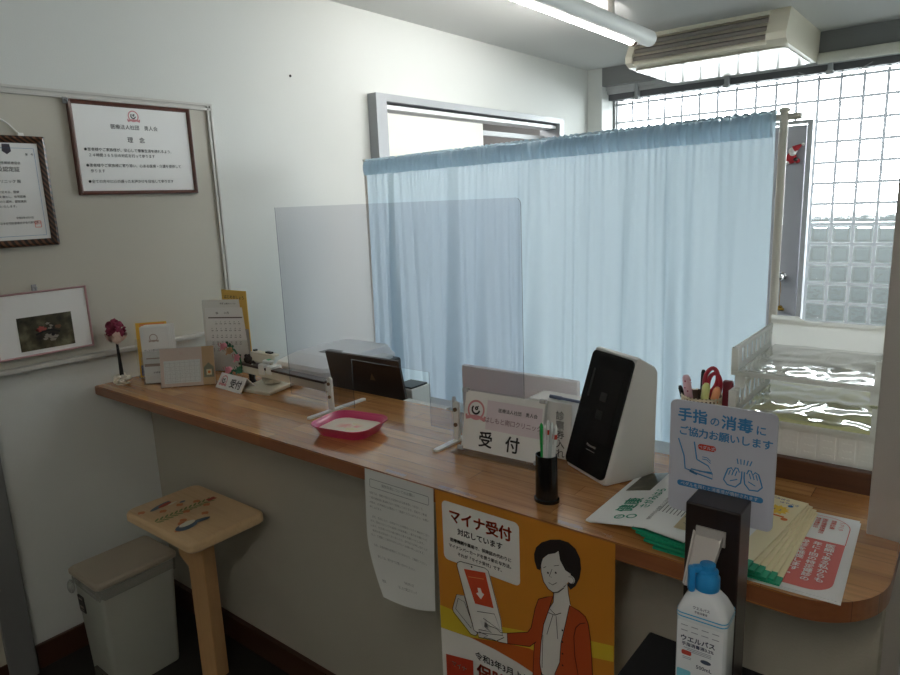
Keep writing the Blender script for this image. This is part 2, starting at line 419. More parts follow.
# ------------------------------------------------------------------ counter top
pts = [(0, 1.018)]
pts += [(2.41 - .115 + .115 * math.cos(a), 1.018 + .13 + .13 * math.sin(a)) for a in [-PI / 2 + PI / 2 * i / 14 for i in range(15)]]
pts += [(2.41, 1.288), (2.356, 1.288), (2.356, 1.468), (0, 1.468)]
g = G().prism(pts, CT - .034, CT)
g.mi = 0
es = [e for e in g.bm.edges if all(abs(v.co.z - CT) < 1e-5 for v in e.verts) or all(abs(v.co.z - (CT - .034)) < 1e-5 for v in e.verts)]
bmesh.ops.bevel(g.bm, geom=es, offset=.003, segments=2, affect='EDGES')
for f in g.bm.faces:
    if abs(f.normal.z) < .5: f.material_index = 1
o = g.obj('counter_worktop', [CWOOD, CEDGE], norm=True)
tag(o, 'long glossy laminated wood reception counter top with rounded right corner', 'counter')
# the lower desk behind and the wooden riser
t = thing('inner_desk', 'low white desk top behind the wooden reception counter', 'desk', (1.15, 1.8, 0))
G().box(-1.13, 1.19, -.325, .135, .77, .80, bev=.003).obj('desk_top', mat('desk_white', (205, 205, 202), .5), t)
G().box(-1.13, -1.09, -.32, .13, 0, .77).box(1.15, 1.19, -.32, .13, 0, .77).obj('side_panel', WHITEM, t)
t = thing('wooden_riser', 'dark brown wooden riser box behind the counter under the white basket', 'shelf', (2.15, 1.66, .8))
G().box(-.205, .195, -.198, .2, 0, .198, bev=.002).obj('riser_box', RWOOD, t)

# ------------------------------------------------------------------ bulletin board on the left wall
t = thing('bulletin_board', 'large pale grey bulletin board on the left wall with slim frame and bottom ledge', 'bulletin board', (0, 1.15, 1.07))
G().box(.001, .008, -.45, .44, 0, .885).obj('board_panel', mat('board_fabric', (194, 190, 178), .9, bump=.3, bscale=600), t)
fm = mat('board_frame', (196, 194, 188), .5)
g = G()
for z in (.877, .894): g.box(.001, .018, -.46, .458, z - .004, z + .006, bev=.002)
g.box(.001, .012, -.46, .455, .875, .897)
for y in (.437, .452): g.box(.001, .018, y - .004, y + .005, -.01, .9, bev=.002)
g.box(.001, .012, .434, .455, -.01, .9)
g.box(.001, .018, -.462, -.446, -.01, .9, bev=.002)
g.obj('board_frame', fm, t)
G().box(.001, .042, -.46, .50, -.010, .004, bev=.002).obj('ledge', fm, t)

def hung(name, label, y0, y1, z0, z1, x, fw, fmat, cat='framed picture', depth=.016):
    t = thing(name, label, cat, (x, (y0 + y1) / 2, z0))
    w = (y1 - y0) / 2; h = z1 - z0
    # frame in local yz-plane: local x is out of the wall
    g = G()
    prof = [(0, 0), (depth, .1), (depth * 1.15, .4), (depth * .8, .8), (depth * .55, 1)]
    ring = lambda d, xx: [(xx, -w + d, d), (xx, w - d, d), (xx, w - d, h - d), (xx, -w + d, h - d)]
    g.loft([ring(fw * q, xx) for xx, q in prof] + [ring(fw, .002), ring(0, 0)], caps=False)
    g.obj('frame', fmat, t)
    M = F((depth * .5, 0, 0), (0, 1, 0), (0, 0, 1))
    G().box(.001, depth * .5, -w + fw * .8, w - fw * .8, fw * .8, h - fw * .8).obj('paper', PAPER, t)
    return t, T(.0006, 0, 0) @ M, w, h
t, M, w, h = hung('framed_notice', 'brown wood framed white notice with a ring emblem and three bullet points', 1.057, 1.504, 1.6245, 1.942, .009, .014, FRAMEW)
g = G(); g.text('医療法人社団　勇人会', .0175, M, 0, h - .088, .004, 'CENTER', 1.0)
g.text('理　念', .021, M, 0, h - .133, .006, 'CENTER', 1.1)
for i, (a, z) in enumerate((('●患者様やご家族様が、安心して療養生活を送れるよう、', .167), ('　２４時間３６５日の対応を行って参ります', .186), ('●患者様やご家族様に寄り添い、心ある医療・介護を提供して', .221), ('　参ります', .240), ('●全ての方々に心の通ったお声かけを目指して参ります', .276))):
    g.text(a, .0127, M, -w + .034, h - z, .004, 'LEFT')
emblem_dark(g, M, 0, h - .042, .018)
g.obj('lettering', INK, t)
g = G(); emblem(g, M, 0, h - .042, .018); g.obj('emblem', PINKI, t)
# certificate in the striped frame
m, nt, N, L = newmat('rope_frame'); MATS['rope_frame'] = m
o = N.new('ShaderNodeOutputMaterial'); p = N.new('ShaderNodeBsdfPrincipled'); L.new(p.outputs[0], o.inputs[0]); p.inputs['Roughness'].default_value = .35
tc = N.new('ShaderNodeTexCoord'); wv = N.new('ShaderNodeTexWave'); wv.bands_direction = 'DIAGONAL'; wv.inputs['Scale'].default_value = 32; wv.inputs['Distortion'].default_value = .5
L.new(tc.outputs['Object'], wv.inputs['Vector']); cr = N.new('ShaderNodeValToRGB'); cr.color_ramp.elements[0].color = rgb(26, 14, 10); cr.color_ramp.elements[1].color = rgb(104, 70, 50)
cr.color_ramp.elements[0].position = .35; cr.color_ramp.elements[1].position = .8
L.new(wv.outputs[0], cr.inputs[0]); L.new(cr.outputs[0], p.inputs['Base Color'])
t, M, w, h = hung('framed_certificate', 'dark striped frame holding a white certificate with a red seal, leftmost on the board', .712, .968, 1.462, 1.815, .009, .024, m, depth=.018)
g = G()
for i, (a, sz, y, x) in enumerate((('第　号', .008, .062, .072), ('日本慢性期医療協会', .0095, .090, .0), ('認定施設認定証', .0165, .112, -.02), ('はしもと南口クリニック 殿', .0115, .148, -.035), ('貴施設は本会の定める、医療', .0085, .18, -.03), ('機関としての基準を満たし、在宅医療', .0085, .195, -.03), ('に貢献しているものと認め、認定施設', .0085, .21, -.03), ('として登録いたします。', .0085, .225, -.03), ('令和2年4月1日', .008, .262, .03), ('日本在宅医療連合学会代表理事', .008, .278, .012))):
    g.text(a, sz, M, x + .005, h - y, .004, 'CENTER' if i not in (9,) else 'CENTER')
g.obj('lettering', INK, t)
g = G(); g.line(rrect(-w + .036, w - .036, .036, h - .04, .002, 2), .0009, M, closed=True); g.obj('border_line', BLUEI, t)
g = G(); g.line(rrect(.062, .08, .062, .082, .001, 2), .002, M, z=.0003, closed=True); g.text('認印', .009, M, .071, .071, .01, 'CENTER', z=.0003); g.obj('seal', mat('seal_red', (222, 130, 120), .7), t)
G().poly([(x, y) for x, y in [(.002, h - .028), (.024, h - .028), (.026, h - .05), (.013, h - .06), (0, h - .05)]], M).obj('crest', mat('crest_dark', (70, 66, 78), .7), t)
G().tube([(.006, -.02, h + .07), (.006, .03, h + .035), (.004, .06, h + .004)], .003).box(0, .012, .052, .07, h - .005, h + .008, bev=.002).obj('hanging_cord', WHITEM, t)
def rough(cx, cy, r, n, ry, sd):
    q = random.Random(sd); return [(cx + r * k * math.cos(a), cy + ry * k * math.sin(a)) for a, k in [(2 * PI * i / n, q.uniform(.55, 1.25)) for i in range(n)]]
# pink frame with the small dark photograph
t, M, w, h = hung('photo_frame', 'thin pink frame with a small dark photograph in a white mat, above the ledge', .725, 1.023, 1.104, 1.318, .03, .0065, mat('pink_frame', (182, 142, 144), .4), depth=.01)
m, nt, N, L = newmat('dark_photograph'); MATS[m.name] = m
o = N.new('ShaderNodeOutputMaterial'); p = N.new('ShaderNodeBsdfPrincipled'); L.new(p.outputs[0], o.inputs[0]); p.inputs['Roughness'].default_value = .3
tc = N.new('ShaderNodeTexCoord'); n = N.new('ShaderNodeTexNoise'); n.inputs['Scale'].default_value = 22; n.inputs['Detail'].default_value = 5; L.new(tc.outputs['Object'], n.inputs['Vector'])
cr = N.new('ShaderNodeValToRGB'); e = cr.color_ramp.elements; e[0].position = .3; e[0].color = rgb(22, 14, 14); e[1].position = .75; e[1].color = rgb(130, 126, 100)
q = e.new(.5); q.color = rgb(70, 66, 48)
L.new(n.outputs[0], cr.inputs[0]); L.new(cr.outputs[0], p.inputs['Base Color'])
G().box(-.08, .088, .02, .132, .0002, .0010, M).obj('photograph', m, t)
g = G()
for x, y, r in ((-.012, .090, .011), (-.020, .084, .009), (-.002, .084, .009), (-.014, .078, .007)): g.poly(rough(x, y, r, 12, r * .7, int(r * 9e4 + x * 900)), M @ T(0, 0, .0012 + x * .01))
g.obj('flower_print', mat('photo_red', (168, 84, 76), .4), t)
g = G()
for x, y, r in ((.010, .102, .008), (.020, .094, .007), (.016, .086, .007), (.012, .060, .016), (.028, .056, .012), (-.002, .052, .008), (.022, .046, .010), (.002, .066, .006)): g.poly(rough(x, y, r, 16, r * .5, int(r * 9e4 + y * 900)), M @ T(0, 0, .0014 + y * .004))
g.obj('pale_print', mat('photo_pale', (140, 134, 122), .4), t)
g = G(); g.poly(rough(.044, .088, .011, 14, .009, 4), M @ T(0, 0, .0013)); g.obj('leaf_print', mat('photo_brown', (112, 78, 54), .4), t)
g = G(); g.poly(circ(.022, .064, .006, 10), M @ T(0, 0, .0022)); g.line([(-.03, .07), (-.005, .078), (.02, .08), (.045, .07)], .006, M, z=.0022); g.obj('shadow_print', BLACK, t)
for y, z, x, wh in ((.868, 1.326, .006, 'above the pink photo frame'), (1.052, 1.935, .006, 'beside the top corner of the brown framed notice')):
    g = G().box(0, .006, -.008, .008, -.01, .012, bev=.002).tube([(.006, 0, .004), (.02, 0, -.004), (.024, 0, .006)], .0025)
    o = g.obj('wall_hook', clear_mat('clear_plastic_%d' % int(y * 100), (.8, .8, .8), .2, .3)); o.location = (x + .008, y, z)
    tag(o, 'small clear plastic wall hook ' + wh, 'hook')
o = G().sph(.006, sc=(.5, 1, 1)).obj('wall_pin', BLACK); o.location = (.002, 2.026, 2.125); tag(o, 'tiny black pin high on the bare white left wall', 'pin')

# ------------------------------------------------------------------ curtain partition
PL, PR, PZ = Vector((.232, 2.232)), Vector((2.035, 1.978)), 1.74
dv = PR - PL; CL = dv.length; ang = math.atan2(dv.y, dv.x)
t = thing('curtain_partition', 'tall free-standing partition with gathered light blue curtain behind the counter', 'curtain', (PL.x, PL.y, 0), ang)
CURT = cloth_mat('blue_curtain_cloth', (204, 221, 231), .52)
rnd = random.Random(3)
folds = []
u = 0.006
while u < 1:
    big = rnd.random() < (.30 if u > .1 else .5)
    folds.append((u, (rnd.uniform(.030, .062) if big else rnd.uniform(.004, .013)), (rnd.uniform(.009, .020) if big else rnd.uniform(.005, .010)) * (.5 if u < .12 else 1), rnd.uniform(-.02, .02) * (1.6 if big else 1)))
    u += (.010 if u < .12 else rnd.uniform(.014, .050))
def drape(u, tt):
    d = 0
    grow = .30 + .9 * min(1, tt * 1.6)
    for c, a, wd, dr in folds:
        x = (u - c - dr * tt * .8) / wd
        if -3 < x < 3: d += a * math.exp(-x * x) * grow
    d *= min(1, .15 + u * 9, .15 + (1 - u) * 9)
    d += .010 * math.sin(u * 21 + 1.3) * tt + .006 * math.sin(u * 47 + 2 * tt)
    d += .0045 * math.sin(u * 470 + 3 * math.sin(u * 30)) * math.exp(-tt * 14)
    return d
def hemf(u, tt):
    return .0045 * math.sin(u * 470 + 3 * math.sin(u * 30)) + .003 * math.sin(u * 230 + 2 * math.sin(u * 17))
ZT = PZ + .006
H_ = ZT - .22
g = G().grid(520, 26, lambda u, v: (.012 + u * (CL - .03), -drape(u, v ** 1.5) - .006, ZT - H_ * v ** 1.5))
g.obj('curtain_cloth', CURT, t, smooth=True, angle=180, norm=False)
g = G().grid(520, 4, lambda u, v: (.012 + u * (CL - .03), -drape(u, 0) - .014 - .008 * math.sin(PI * v) - hemf(u, v) * .8, ZT - .001 - .060 * v))
g.obj('curtain_hem', cloth_mat('curtain_hem_cloth', (216, 231, 241), .72), t, smooth=True, angle=180, norm=False)
g = G().grid(520, 3, lambda u, v: (.012 + u * (CL - .03), -.016 + .026 * v - hemf(u, v), ZT + .010 * math.sin(PI * v) + .0025 * math.sin(u * 470)))
g.obj('curtain_header', CURT, t, smooth=True, angle=180, norm=False)
POLE = mat('ivory_pole', (224, 219, 210), .4)
G().cyl(.009, CL + .06, T(-.02, .006, PZ - .005) @ RY(PI / 2)).obj('rod', POLE, t, smooth=True)
for x in (-.003, CL - .002):
    g = G().cyl(.0108, PZ - .01, T(x, 0, .02)).sph(.0145, T(x, 0, PZ + .012), sc=(1, 1, .6)).box(x - .02, x + .02, -.22, .22, 0, .03, bev=.005)
    g.obj('pole', POLE, t, smooth=True)

# ------------------------------------------------------------------ ceiling lamp
TX, TY, TZ = 1.0, 3.47, 2.310
t = thing('fluorescent_lamp', 'slim white fluorescent tube lamp hanging from the ceiling', 'ceiling lamp', (TX, TY, CEIL))
tz = TZ - CEIL
G().cyl(.040, 1.45, T(.004, 0.12, tz + .036) @ RX(PI / 2), seg=32).obj('lamp_body', mat('lamp_white', (236, 236, 232), .6), t, smooth=True)
TUBE, nt, N, L = newmat('lit_tube'); o = N.new('ShaderNodeOutputMaterial'); e = N.new('ShaderNodeEmission'); e.inputs[0].default_value = (1, .98, .95, 1); e.inputs[1].default_value = 27
L.new(e.outputs[0], o.inputs[0])
G().cyl(.014, 1.19, T(-.020, -.06, tz - .002) @ RX(PI / 2)).obj('tube', TUBE, t, smooth=True)
for y in (-.058, -1.25):
    G().cyl(.019, .02, T(-.020, y + .018, tz - .002) @ RX(PI / 2)).cyl(.024, .012, T(-.016, y + .03, tz + .002) @ RX(PI / 2)).obj('socket', mat('socket_brown', (120, 96, 80), .5), t, smooth=True)
for y in (-.33, -1.05):
    G().box(-.014, .014, y - .008, y + .008, tz + .07, -.03).box(-.03, .03, y - .02, y + .02, -.03, -.0, bev=.004).box(-.045, .045, y - .006, y + .006, -.028, -.02).obj('bracket', SILVER, t)

# ------------------------------------------------------------------ air conditioner
t = thing('air_conditioner', 'wide cream air conditioner hung under the ceiling by the glass block window', 'air conditioner', (1.115, 4.45, CEIL))
ac = lambda x: [(x, -.37, 0), (x, -.452, -.13), (x, -.45, -.165), (x, -.40, -.186), (x, .33, -.19), (x, .385, -.17), (x, .41, 0)]
ins = lambda x: [(x, -.33, 0), (x, -.40, -.13), (x, -.42, -.165), (x, -.40, -.184), (x, .33, -.188), (x, .385, -.165), (x, .40, 0)]
ACM = mat('ac_cream', (224, 218, 200), .3)
G().loft([ins(-.40), ins(.38)]).obj('inner_body', ACM, t)
for a, b in ((-.425, -.385), (.355, .455)):
    ra = ac(a); rb = ac(b)
    G().loft([ra, rb]).obj('end_cap', mat('ac_cap', (222, 215, 196), .35), t)
g = G().box(-.385, .355, -.372, -.330, -.022, -.0).box(-.385, .355, -.425, -.40, -.18, -.168)
g.obj('front_frame', ACM, t)
G().box(-.385, .355, -.34, -.328, -.16, -.02).obj('air_intake', mat('ac_dark', (40, 34, 32), .7), t)
for k in range(3):
    z = -.045 - k * .045
    G().box(-.385, .355, -.022, .0, -.010, .010, T(0, -.378 - k * .018, z) @ RX(.5)).obj('louvre', mat('ac_louvre', (128, 120, 112), .45), t)
g = G().prism(rrect(-.41, .435, -.36, .31, .04), -.197, -.186, T(0, 0, 0)); g.obj('bottom_panel', mat('ac_panel', (178, 172, 158), .2, spec=.05), t)
o = G().cyl(.032, .36, T(0, 0, 0) @ RY(PI / 2)).box(.34, .46, -.04, .04, -.036, .036, bev=.006).obj('pipe_cover', mat('pipe_cover', (214, 212, 200), .5), smooth=True)
o.location = (1.572, 4.832, 2.322); o.scale = (1.25, 1, 1); tag(o, 'white pipe cover running right from the air conditioner under the grey soffit', 'pipe')
P0, P1 = Vector((1.46, 4.85, 2.262)), Vector((1.85, 4.92, 2.275))
pts = [P0.lerp(P1, i / 16) + Vector((0, 0, -.065 * math.sin(PI * i / 16))) for i in range(17)]
o = G().tube(pts, .0025).obj('cable', mat('cable_grey', (150, 150, 150), .5), smooth=True); tag(o, 'thin grey cable drooping below the air conditioner', 'cable')

# ------------------------------------------------------------------ plush on the door
t = thing('plush_ornament', 'small red and white plush Christmas ornament hanging on the grey door', 'ornament', (1.418, 5.045, 1.73))
rm = mat('plush_red', (186, 52, 60), .9); wm = mat('plush_white', (235, 232, 228), .9)
G().sph(.034, T(-.01, 0, .02), sc=(1, .6, 1.1)).sph(.016, T(.03, 0, .0)).obj('body', rm, t, smooth=True)
G().sph(.026, T(0, -.004, .066), sc=(1.1, .7, .9)).sph(.02, T(.0, -.01, .05)).obj('head', wm, t, smooth=True)
G().lathe([(.024, 0), (.018, .02), (.006, .05), (0, .056)], T(.006, -.002, .075) @ RY(1.0)).obj('hat', rm, t, smooth=True)
G().sph(.010, T(.058, -.002, .104)).sph(.012, T(-.03, -.01, -.01)).obj('pompom', wm, t, smooth=True)
G().sph(.014, T(.02, -.012, .01)).obj('mitten', BLACK, t, smooth=True)

# ------------------------------------------------------------------ acrylic screen
t = thing('acrylic_screen', 'large clear acrylic sneeze guard standing on two white feet on the counter', 'screen', (1.225, 1.28, CT))
ACR = clear_mat('clear_acrylic', (.78, .785, .83), .07, .02, (190, 192, 205))
xl, xr, z0, z1 = -.436, .436, .022, .604
poly = [(xl, z0), (-.146, z0), (-.146, .168), (.145, .168), (.145, z0), (xr, z0)] + [(xr - .015 + .015 * math.cos(a), z1 - .015 + .015 * math.sin(a)) for a in (0, .5, 1.05, PI / 2)] + [(xl, z1)]
g = G(); M = F((0, .001, 0), (1, 0, 0), (0, 0, 1))
g.poly(poly, M); g.obj('acrylic_panel', ACR, t)
# polished edges of the sheet
EDG = clear_mat('acrylic_edge', (.45, .48, .52), .2, .25, (120, 125, 135))
g = G(); n = len(poly)
for i in range(n):
    a, b = poly[i], poly[(i + 1) % n]
    A = [(a[0], -.0012, a[1]), (b[0], -.0012, b[1]), (b[0], .0012, b[1]), (a[0], .0012, a[1])]
    g.poly(A)
g.obj('acrylic_edge', EDG, t)
SCR = mat('screw_brown', (120, 96, 76), .35, metal=.7)
for x in (-.238, .238):
    f = G().prism(rrect(-.0085, .0085, 0, .105, .008), -.004, .004, F((x, -.008, 0), (1, 0, 0), (0, 0, 1)))
    f.prism(rrect(x - .0085, x + .0085, -.10, .13, .008), .0, .005)
    fo = f.obj('foot', WHITEP, t, smooth=True)
    for z in (.045, .085): G().cyl(.0052, .004, F((x, -.012, z), (1, 0, 0), (0, 0, 1))).obj('screw', SCR, fo, smooth=True)

# ------------------------------------------------------------------ pink tray
t = thing('pink_tray', 'shallow pink plastic coin tray with rounded corners on the wooden counter', 'tray', (1.168, 1.176, CT), math.radians(10))
PINK = mat('pink_plastic', (206, 60, 110), .3, coat=.3)
def rr3(w, d, r, z): return [(p[0], p[1], z) for p in rrect(-w / 2, w / 2, -d / 2, d / 2, r, 7)]
G().loft([rr3(.148, .118, .035, 0), rr3(.152, .122, .036, .004), rr3(.176, .146, .042, .027), rr3(.186, .156, .046, .030), rr3(.186, .156, .046, .0275), rr3(.170, .140, .040, .026), rr3(.146, .116, .034, .005)]).obj('tray_body', PINK, t, smooth=True, angle=50)
m, nt, N, L = newmat('tray_liner_print'); MATS[m.name] = m
o = N.new('ShaderNodeOutputMaterial'); p = N.new('ShaderNodeBsdfPrincipled'); L.new(p.outputs[0], o.inputs[0]); p.inputs['Roughness'].default_value = .4
tc = N.new('ShaderNodeTexCoord'); n1 = N.new('ShaderNodeTexNoise'); n1.inputs['Scale'].default_value = 28; n1.inputs['Detail'].default_value = 2; L.new(tc.outputs['Object'], n1.inputs['Vector'])
cr = N.new('ShaderNodeValToRGB'); e = cr.color_ramp.elements; e[0].position = .40; e[0].color = rgb(226, 150, 140); e[1].position = .52; e[1].color = rgb(225, 216, 196); q = e.new(.62); q.color = rgb(214, 196, 110); q = e.new(.72); q.color = rgb(225, 216, 196)
gr = N.new('ShaderNodeTexGradient'); gr.gradient_type = 'SPHERICAL'; mp = N.new('ShaderNodeMapping'); mp.inputs['Scale'].default_value = (20, 28, 20); L.new(tc.outputs['Object'], mp.inputs[0]); L.new(mp.outputs[0], gr.inputs[0])
mx = N.new('ShaderNodeMix'); mx.data_type = 'RGBA'; mx.inputs[6].default_value = rgb(224, 214, 196)
L.new(n1.outputs[0], cr.inputs[0]); L.new(cr.outputs[0], mx.inputs[7])
mt = N.new('ShaderNodeMath'); mt.operation = 'MULTIPLY'; mt.inputs[1].default_value = 1.8; mt.use_clamp = True; L.new(gr.outputs[1], mt.inputs[0]); L.new(mt.outputs[0], mx.inputs[0])
L.new(mx.outputs[2], p.inputs['Base Color'])
G().prism(rrect(-.0775, .0775, -.0625, .0625, .034), .0125, .0132).obj('printed_liner', m, t)

# ------------------------------------------------------------------ reception plaque
t = thing('reception_plaque', 'clear acrylic stand holding the white reception sign with pink header, beside the pen cup', 'sign', (1.6125, 1.216, CT), math.radians(3))
CLR = clear_mat('clear_stand', (.95, .96, .96), .1, .0)
lean = math.radians(13)
M = T(0, .012, .004) @ F((0, 0, 0), (1, 0, 0), (0, math.sin(lean), math.cos(lean)))
G().box(-.115, .118, -.012, .06, 0, .004).box(-.113, .122, 0, .150, -.002, .0, M).obj('acrylic_holder', CLR, t)
G().box(-.1, .116, .004, .146, -.0045, -.0035, M).box(-.1, .116, .004, .146, .0002, .0006, M).obj('paper', PAPER, t)
G().poly([(-.036, .060), (.112, .060), (.112, .130), (-.036, .130)], M @ T(0, 0, .0012)).obj('mauve_band', MAUVE, t)
K = M @ T(0, 0, .0018)
g = G().text('受', .040, K, -.052, .020, .022).text('付', .040, K, .022, .020, .022).text('医療法人社団　勇人会', .0105, K, -.004, .106, .010); emblem_dark(g, K, -.066, .102, .023)
g.obj('lettering', INK, t)
g = G().text('はしもと南口クリニック', .0148, K, -.040, .078, .012, sp=.9); g.obj('clinic_name', mat('mauve_ink', (150, 120, 130), .7), t)
g = G(); emblem(g, K, -.066, .102, .022); g.obj('emblem', PINKI, t)
CLM = clear_mat('clip_plastic', (.8, .8, .82), .3, .5, (235, 235, 235))
for x, y in ((-.104, .146), (.108, .146), (-.104, .004), (.108, .004)): G().box(x - .006, x + .010, y - .004, y + .006, -.006, .005, M, bev=.002).obj('clip', CLM, t)

# ------------------------------------------------------------------ pen cup and pens
t = thing('pen_cup', 'slim black pen cup standing on the counter right of the reception sign', 'pen holder', (1.826, 1.098, CT))
def ov(r, z, k=1.25): return [(r * math.cos(a), r * math.sin(a) * .85, z) for a in [2 * PI * i / 28 for i in range(28)]]
G().loft([ov(.0265, 0), ov(.0265, .006), ov(.0235, .008), ov(.0225, .098), ov(.0205, .098), ov(.0205, .008)]).obj('cup', mat('black_cup', (16, 14, 14), .22), t, smooth=True)
t2 = [('green', (46, 170, 84), -.012, .003, -.10, .10, .152, 'green pen leftmost in the black pen cup'),
      ('white', (232, 234, 234), -.004, -.006, -.03, .16, .150, 'white pen at the front of the black pen cup'),
      ('white', (226, 228, 232), .004, .008, .02, -.05, .162, 'white pen at the back of the black pen cup'),
      ('clear', (205, 214, 214), .008, -.003, .08, .12, .158, 'translucent pale pen near the middle of the black cup'),
      ('white', (236, 236, 238), .013, .004, .18, -.02, .156, 'white pen leaning right in the black pen cup')]
for nm, c, x, y, ay, ax, ln, lb in t2:
    p = thing('pen', lb, 'pen', (1.826 + x * .5, 1.098 + y * .5, CT + .009), 0, 'pens in the black cup')
    Mx = RY(ay * .55) @ RX(-ax * .3)
    G().lathe([(0, 0), (.002, .002), (.0042, .014), (.0045, ln - .04), (.0045, ln - .02), (.003, ln - .004), (0, ln)], Mx, seg=12).obj('barrel', mat('pen_%s' % nm, c, .25), p, smooth=True)
    G().box(-.001, .001, -.0062, -.0045, ln - .04, ln - .006, Mx).obj('pocket_clip', mat('pen_clip_%s' % nm, tuple(int(v * .85) for v in c), .3), p)
    if nm == 'white' and x > .003: G().cyl(.0047, .01, Mx @ T(0, 0, ln - .03)).obj('band', REDI, p)

# ------------------------------------------------------------------ white ticket box, white board
t = thing('ticket_box', 'white box with vertical black writing standing behind the pen cup', 'box', (1.70, 1.335, CT))
G().box(-.042, .072, -.03, .04, 0, .138, bev=.002).obj('box_body', mat('white_card', (224, 222, 218), .6), t)
g = G(); M = F((0, -.0308, 0), (1, 0, 0), (0, 0, 1)); g.vtext('診察券入れ', .023, M, .042, .098, .004, 1.0); g.obj('lettering', INK, t)
o = G().cyl(.0035, .09, T(0, 0, 0) @ RY(PI / 2)).cyl(.0045, .03, T(.0, 0, 0) @ RY(PI / 2)).obj('ballpoint_pen', mat('slate_blue', (92, 104, 130), .3), smooth=True)
o.location = (1.705, 1.325, CT + .1426); o.rotation_euler = (0, 0, -.08); tag(o, 'slate blue pen lying on top of the white ticket box', 'pen')
o = G().box(-.19, .165, -.008, .008, 0, .157, bev=.002).obj('upright_board', mat('panel_white', (242, 238, 242), .5)); o.location = (1.56, 1.428, CT)
tag(o, 'plain white upright panel standing behind the reception sign', 'panel')
o = G().cyl(.007, .10, T(0, 0, 0)).sph(.007, T(0, 0, .10)).obj('white_peg', WHITEP, smooth=True); o.location = (1.275, 1.50, .8 + .055); o.scale = (1, 1, 1.15)
tag(o, 'small round topped white peg rising behind the counter near the right screen foot', 'peg'); o.location.z = .80; o.scale.z = 1.72
o = G().box(-.09, .08, -.014, .014, 0, .148, bev=.002).obj('white_organizer', WHITEM); o.location = (1.178, 1.49, .8)
tag(o, 'white strip of a desk organizer just behind the counter edge right of the dark lid', 'organizer')
t = thing('small_white_box', 'small white box with black top behind the dark lid', 'box', (.925, 1.70, .8))
G().box(-.05, .045, -.05, .05, 0, .12, bev=.003).obj('box_body', WHITEM, t); G().box(-.042, .037, -.042, .042, .1205, .126).obj('box_top', BLACK, t)

# ------------------------------------------------------------------ card reader terminal
th = math.atan2(1.216 - 1.286, 1.899 - 1.767)
t = thing('card_reader', 'tall white face recognition card reader with sloping black glass front', 'card reader', (1.767, 1.286, CT), th)
WT = .149
def prof(x, e=0):  # side profile, y depth, z up, rounded
    P = [(0 + e, .002 + e), (.004 + e, -.0 + e), (.124 - e, 0 + e), (.131 - e, .008 + e), (.135 - e, .232 - e), (.129 - e, .243 - e), (.086 + e * .2, .268 - e), (.078 + e, .266 - e), (-.002 + e, .014 + e)]
    return [(x, a, b) for a, b in P]
g = G().loft([prof(.000, .008), prof(.003, .002), prof(.010), prof(WT - .010), prof(WT - .003, .002), prof(WT, .008)])
g.obj('housing', mat('terminal_white', (222, 220, 216), .4), t, smooth=True, angle=30)
v = Vector((0, .080, .252)).normalized()
M = F((0, -.0045, .010), (1, 0, 0), v)
LV = .2665
G().prism(rrect(.003, WT - .004, .002, LV - .002, .013), -.002, .0022, M).obj('glass_front', BLACKG, t)
G().prism(rrect(.050, WT - .022, .075, LV - .035, .003), .0022, .0026, M).obj('display', mat('dim_display', (20, 18, 20), .25, spec=.25), t)
G().prism(rrect(.022, .029, .16, .225, .003), .0022, .0027, M).prism(rrect(.068, .09, .12, .14, .002), .0026, .0029, M).prism(rrect(.068, .09, .16, .18, .002), .0026, .0029, M).obj('card_slot', BLACK, t)
G().text('Panasonic', .0082, M, .066, .058, .006, z=.0032).line([(.068, .05), (.098, .05)], .001, M, z=.0032).obj('lettering', mat('light_print', (190, 186, 182), .5), t)

# ------------------------------------------------------------------ left end of the counter
t = thing('flower_pick', 'dark pink artificial blossom on a black stem in a crinkled white base', 'flower ornament', (.062, 1.092, CT))
rn = random.Random(5)
g = G()
for i in range(70):
    a = rn.uniform(0, 2 * PI); b = rn.uniform(-.7, 1.5); r = rn.uniform(.012, .034)
    Mx = T(-.004 + r * math.cos(a) * math.cos(b), r * math.sin(a) * math.cos(b), .200 + r * math.sin(b)) @ RZ(a + rn.uniform(-.9, .9)) @ RY(-b + rn.uniform(-.9, .9)) @ RX(rn.uniform(0, 3))
    sz = rn.uniform(.014, .022); ph = rn.uniform(0, 6)
    g.grid(4, 4, lambda u, v: (.007 * math.sin(PI * u) * math.sin(PI * v) + .0025 * math.sin(9 * u + ph), (u - .5) * sz * (.6 + .6 * math.sin(PI * v)), (v - .5) * sz + .003 * math.sin(7 * u + ph)), Mx)
g.obj('petals', mat('petal_pink', (140, 48, 74), .8, var=.55, vscale=70), t, smooth=True, angle=180)
g = G()
for i in range(20):
    a = rn.uniform(0, 2 * PI); r = rn.uniform(.018, .034)
    Mx = T(-.004 + r * math.cos(a), r * math.sin(a), rn.uniform(.162, .192)) @ RZ(a) @ RY(rn.uniform(-.4, 1.0)) @ RX(rn.uniform(-1, 1))
    g.grid(3, 3, lambda u, v: (.006 * math.sin(PI * u) * math.sin(PI * v), (u - .5) * .024, (v - .5) * .024), Mx)
g.obj('pale_petals', mat('petal_pale', (206, 178, 164), .8, var=.2, vscale=60), t, smooth=True, angle=180)
G().tube([(.0, 0, .02), (-.001, 0, .09), (-.006, 0, .185)], [.008, .006, .0035]).obj('stem', BLACK, t, smooth=True)
g = G().cyl(.024, .004, T(0, 0, 0))
for i in range(26):
    a = rn.uniform(0, 2 * PI); z = rn.uniform(.008, .028); r = .02 * (1 - z * 14 + .3)
    g.sph(.0095, T(max(.004, r) * math.cos(a), max(.004, r) * math.sin(a), z * 1.1), seg=8, sc=(1.2, 1, .8))
g.obj('base', mat('base_white', (246, 240, 226), .8), t, smooth=True)

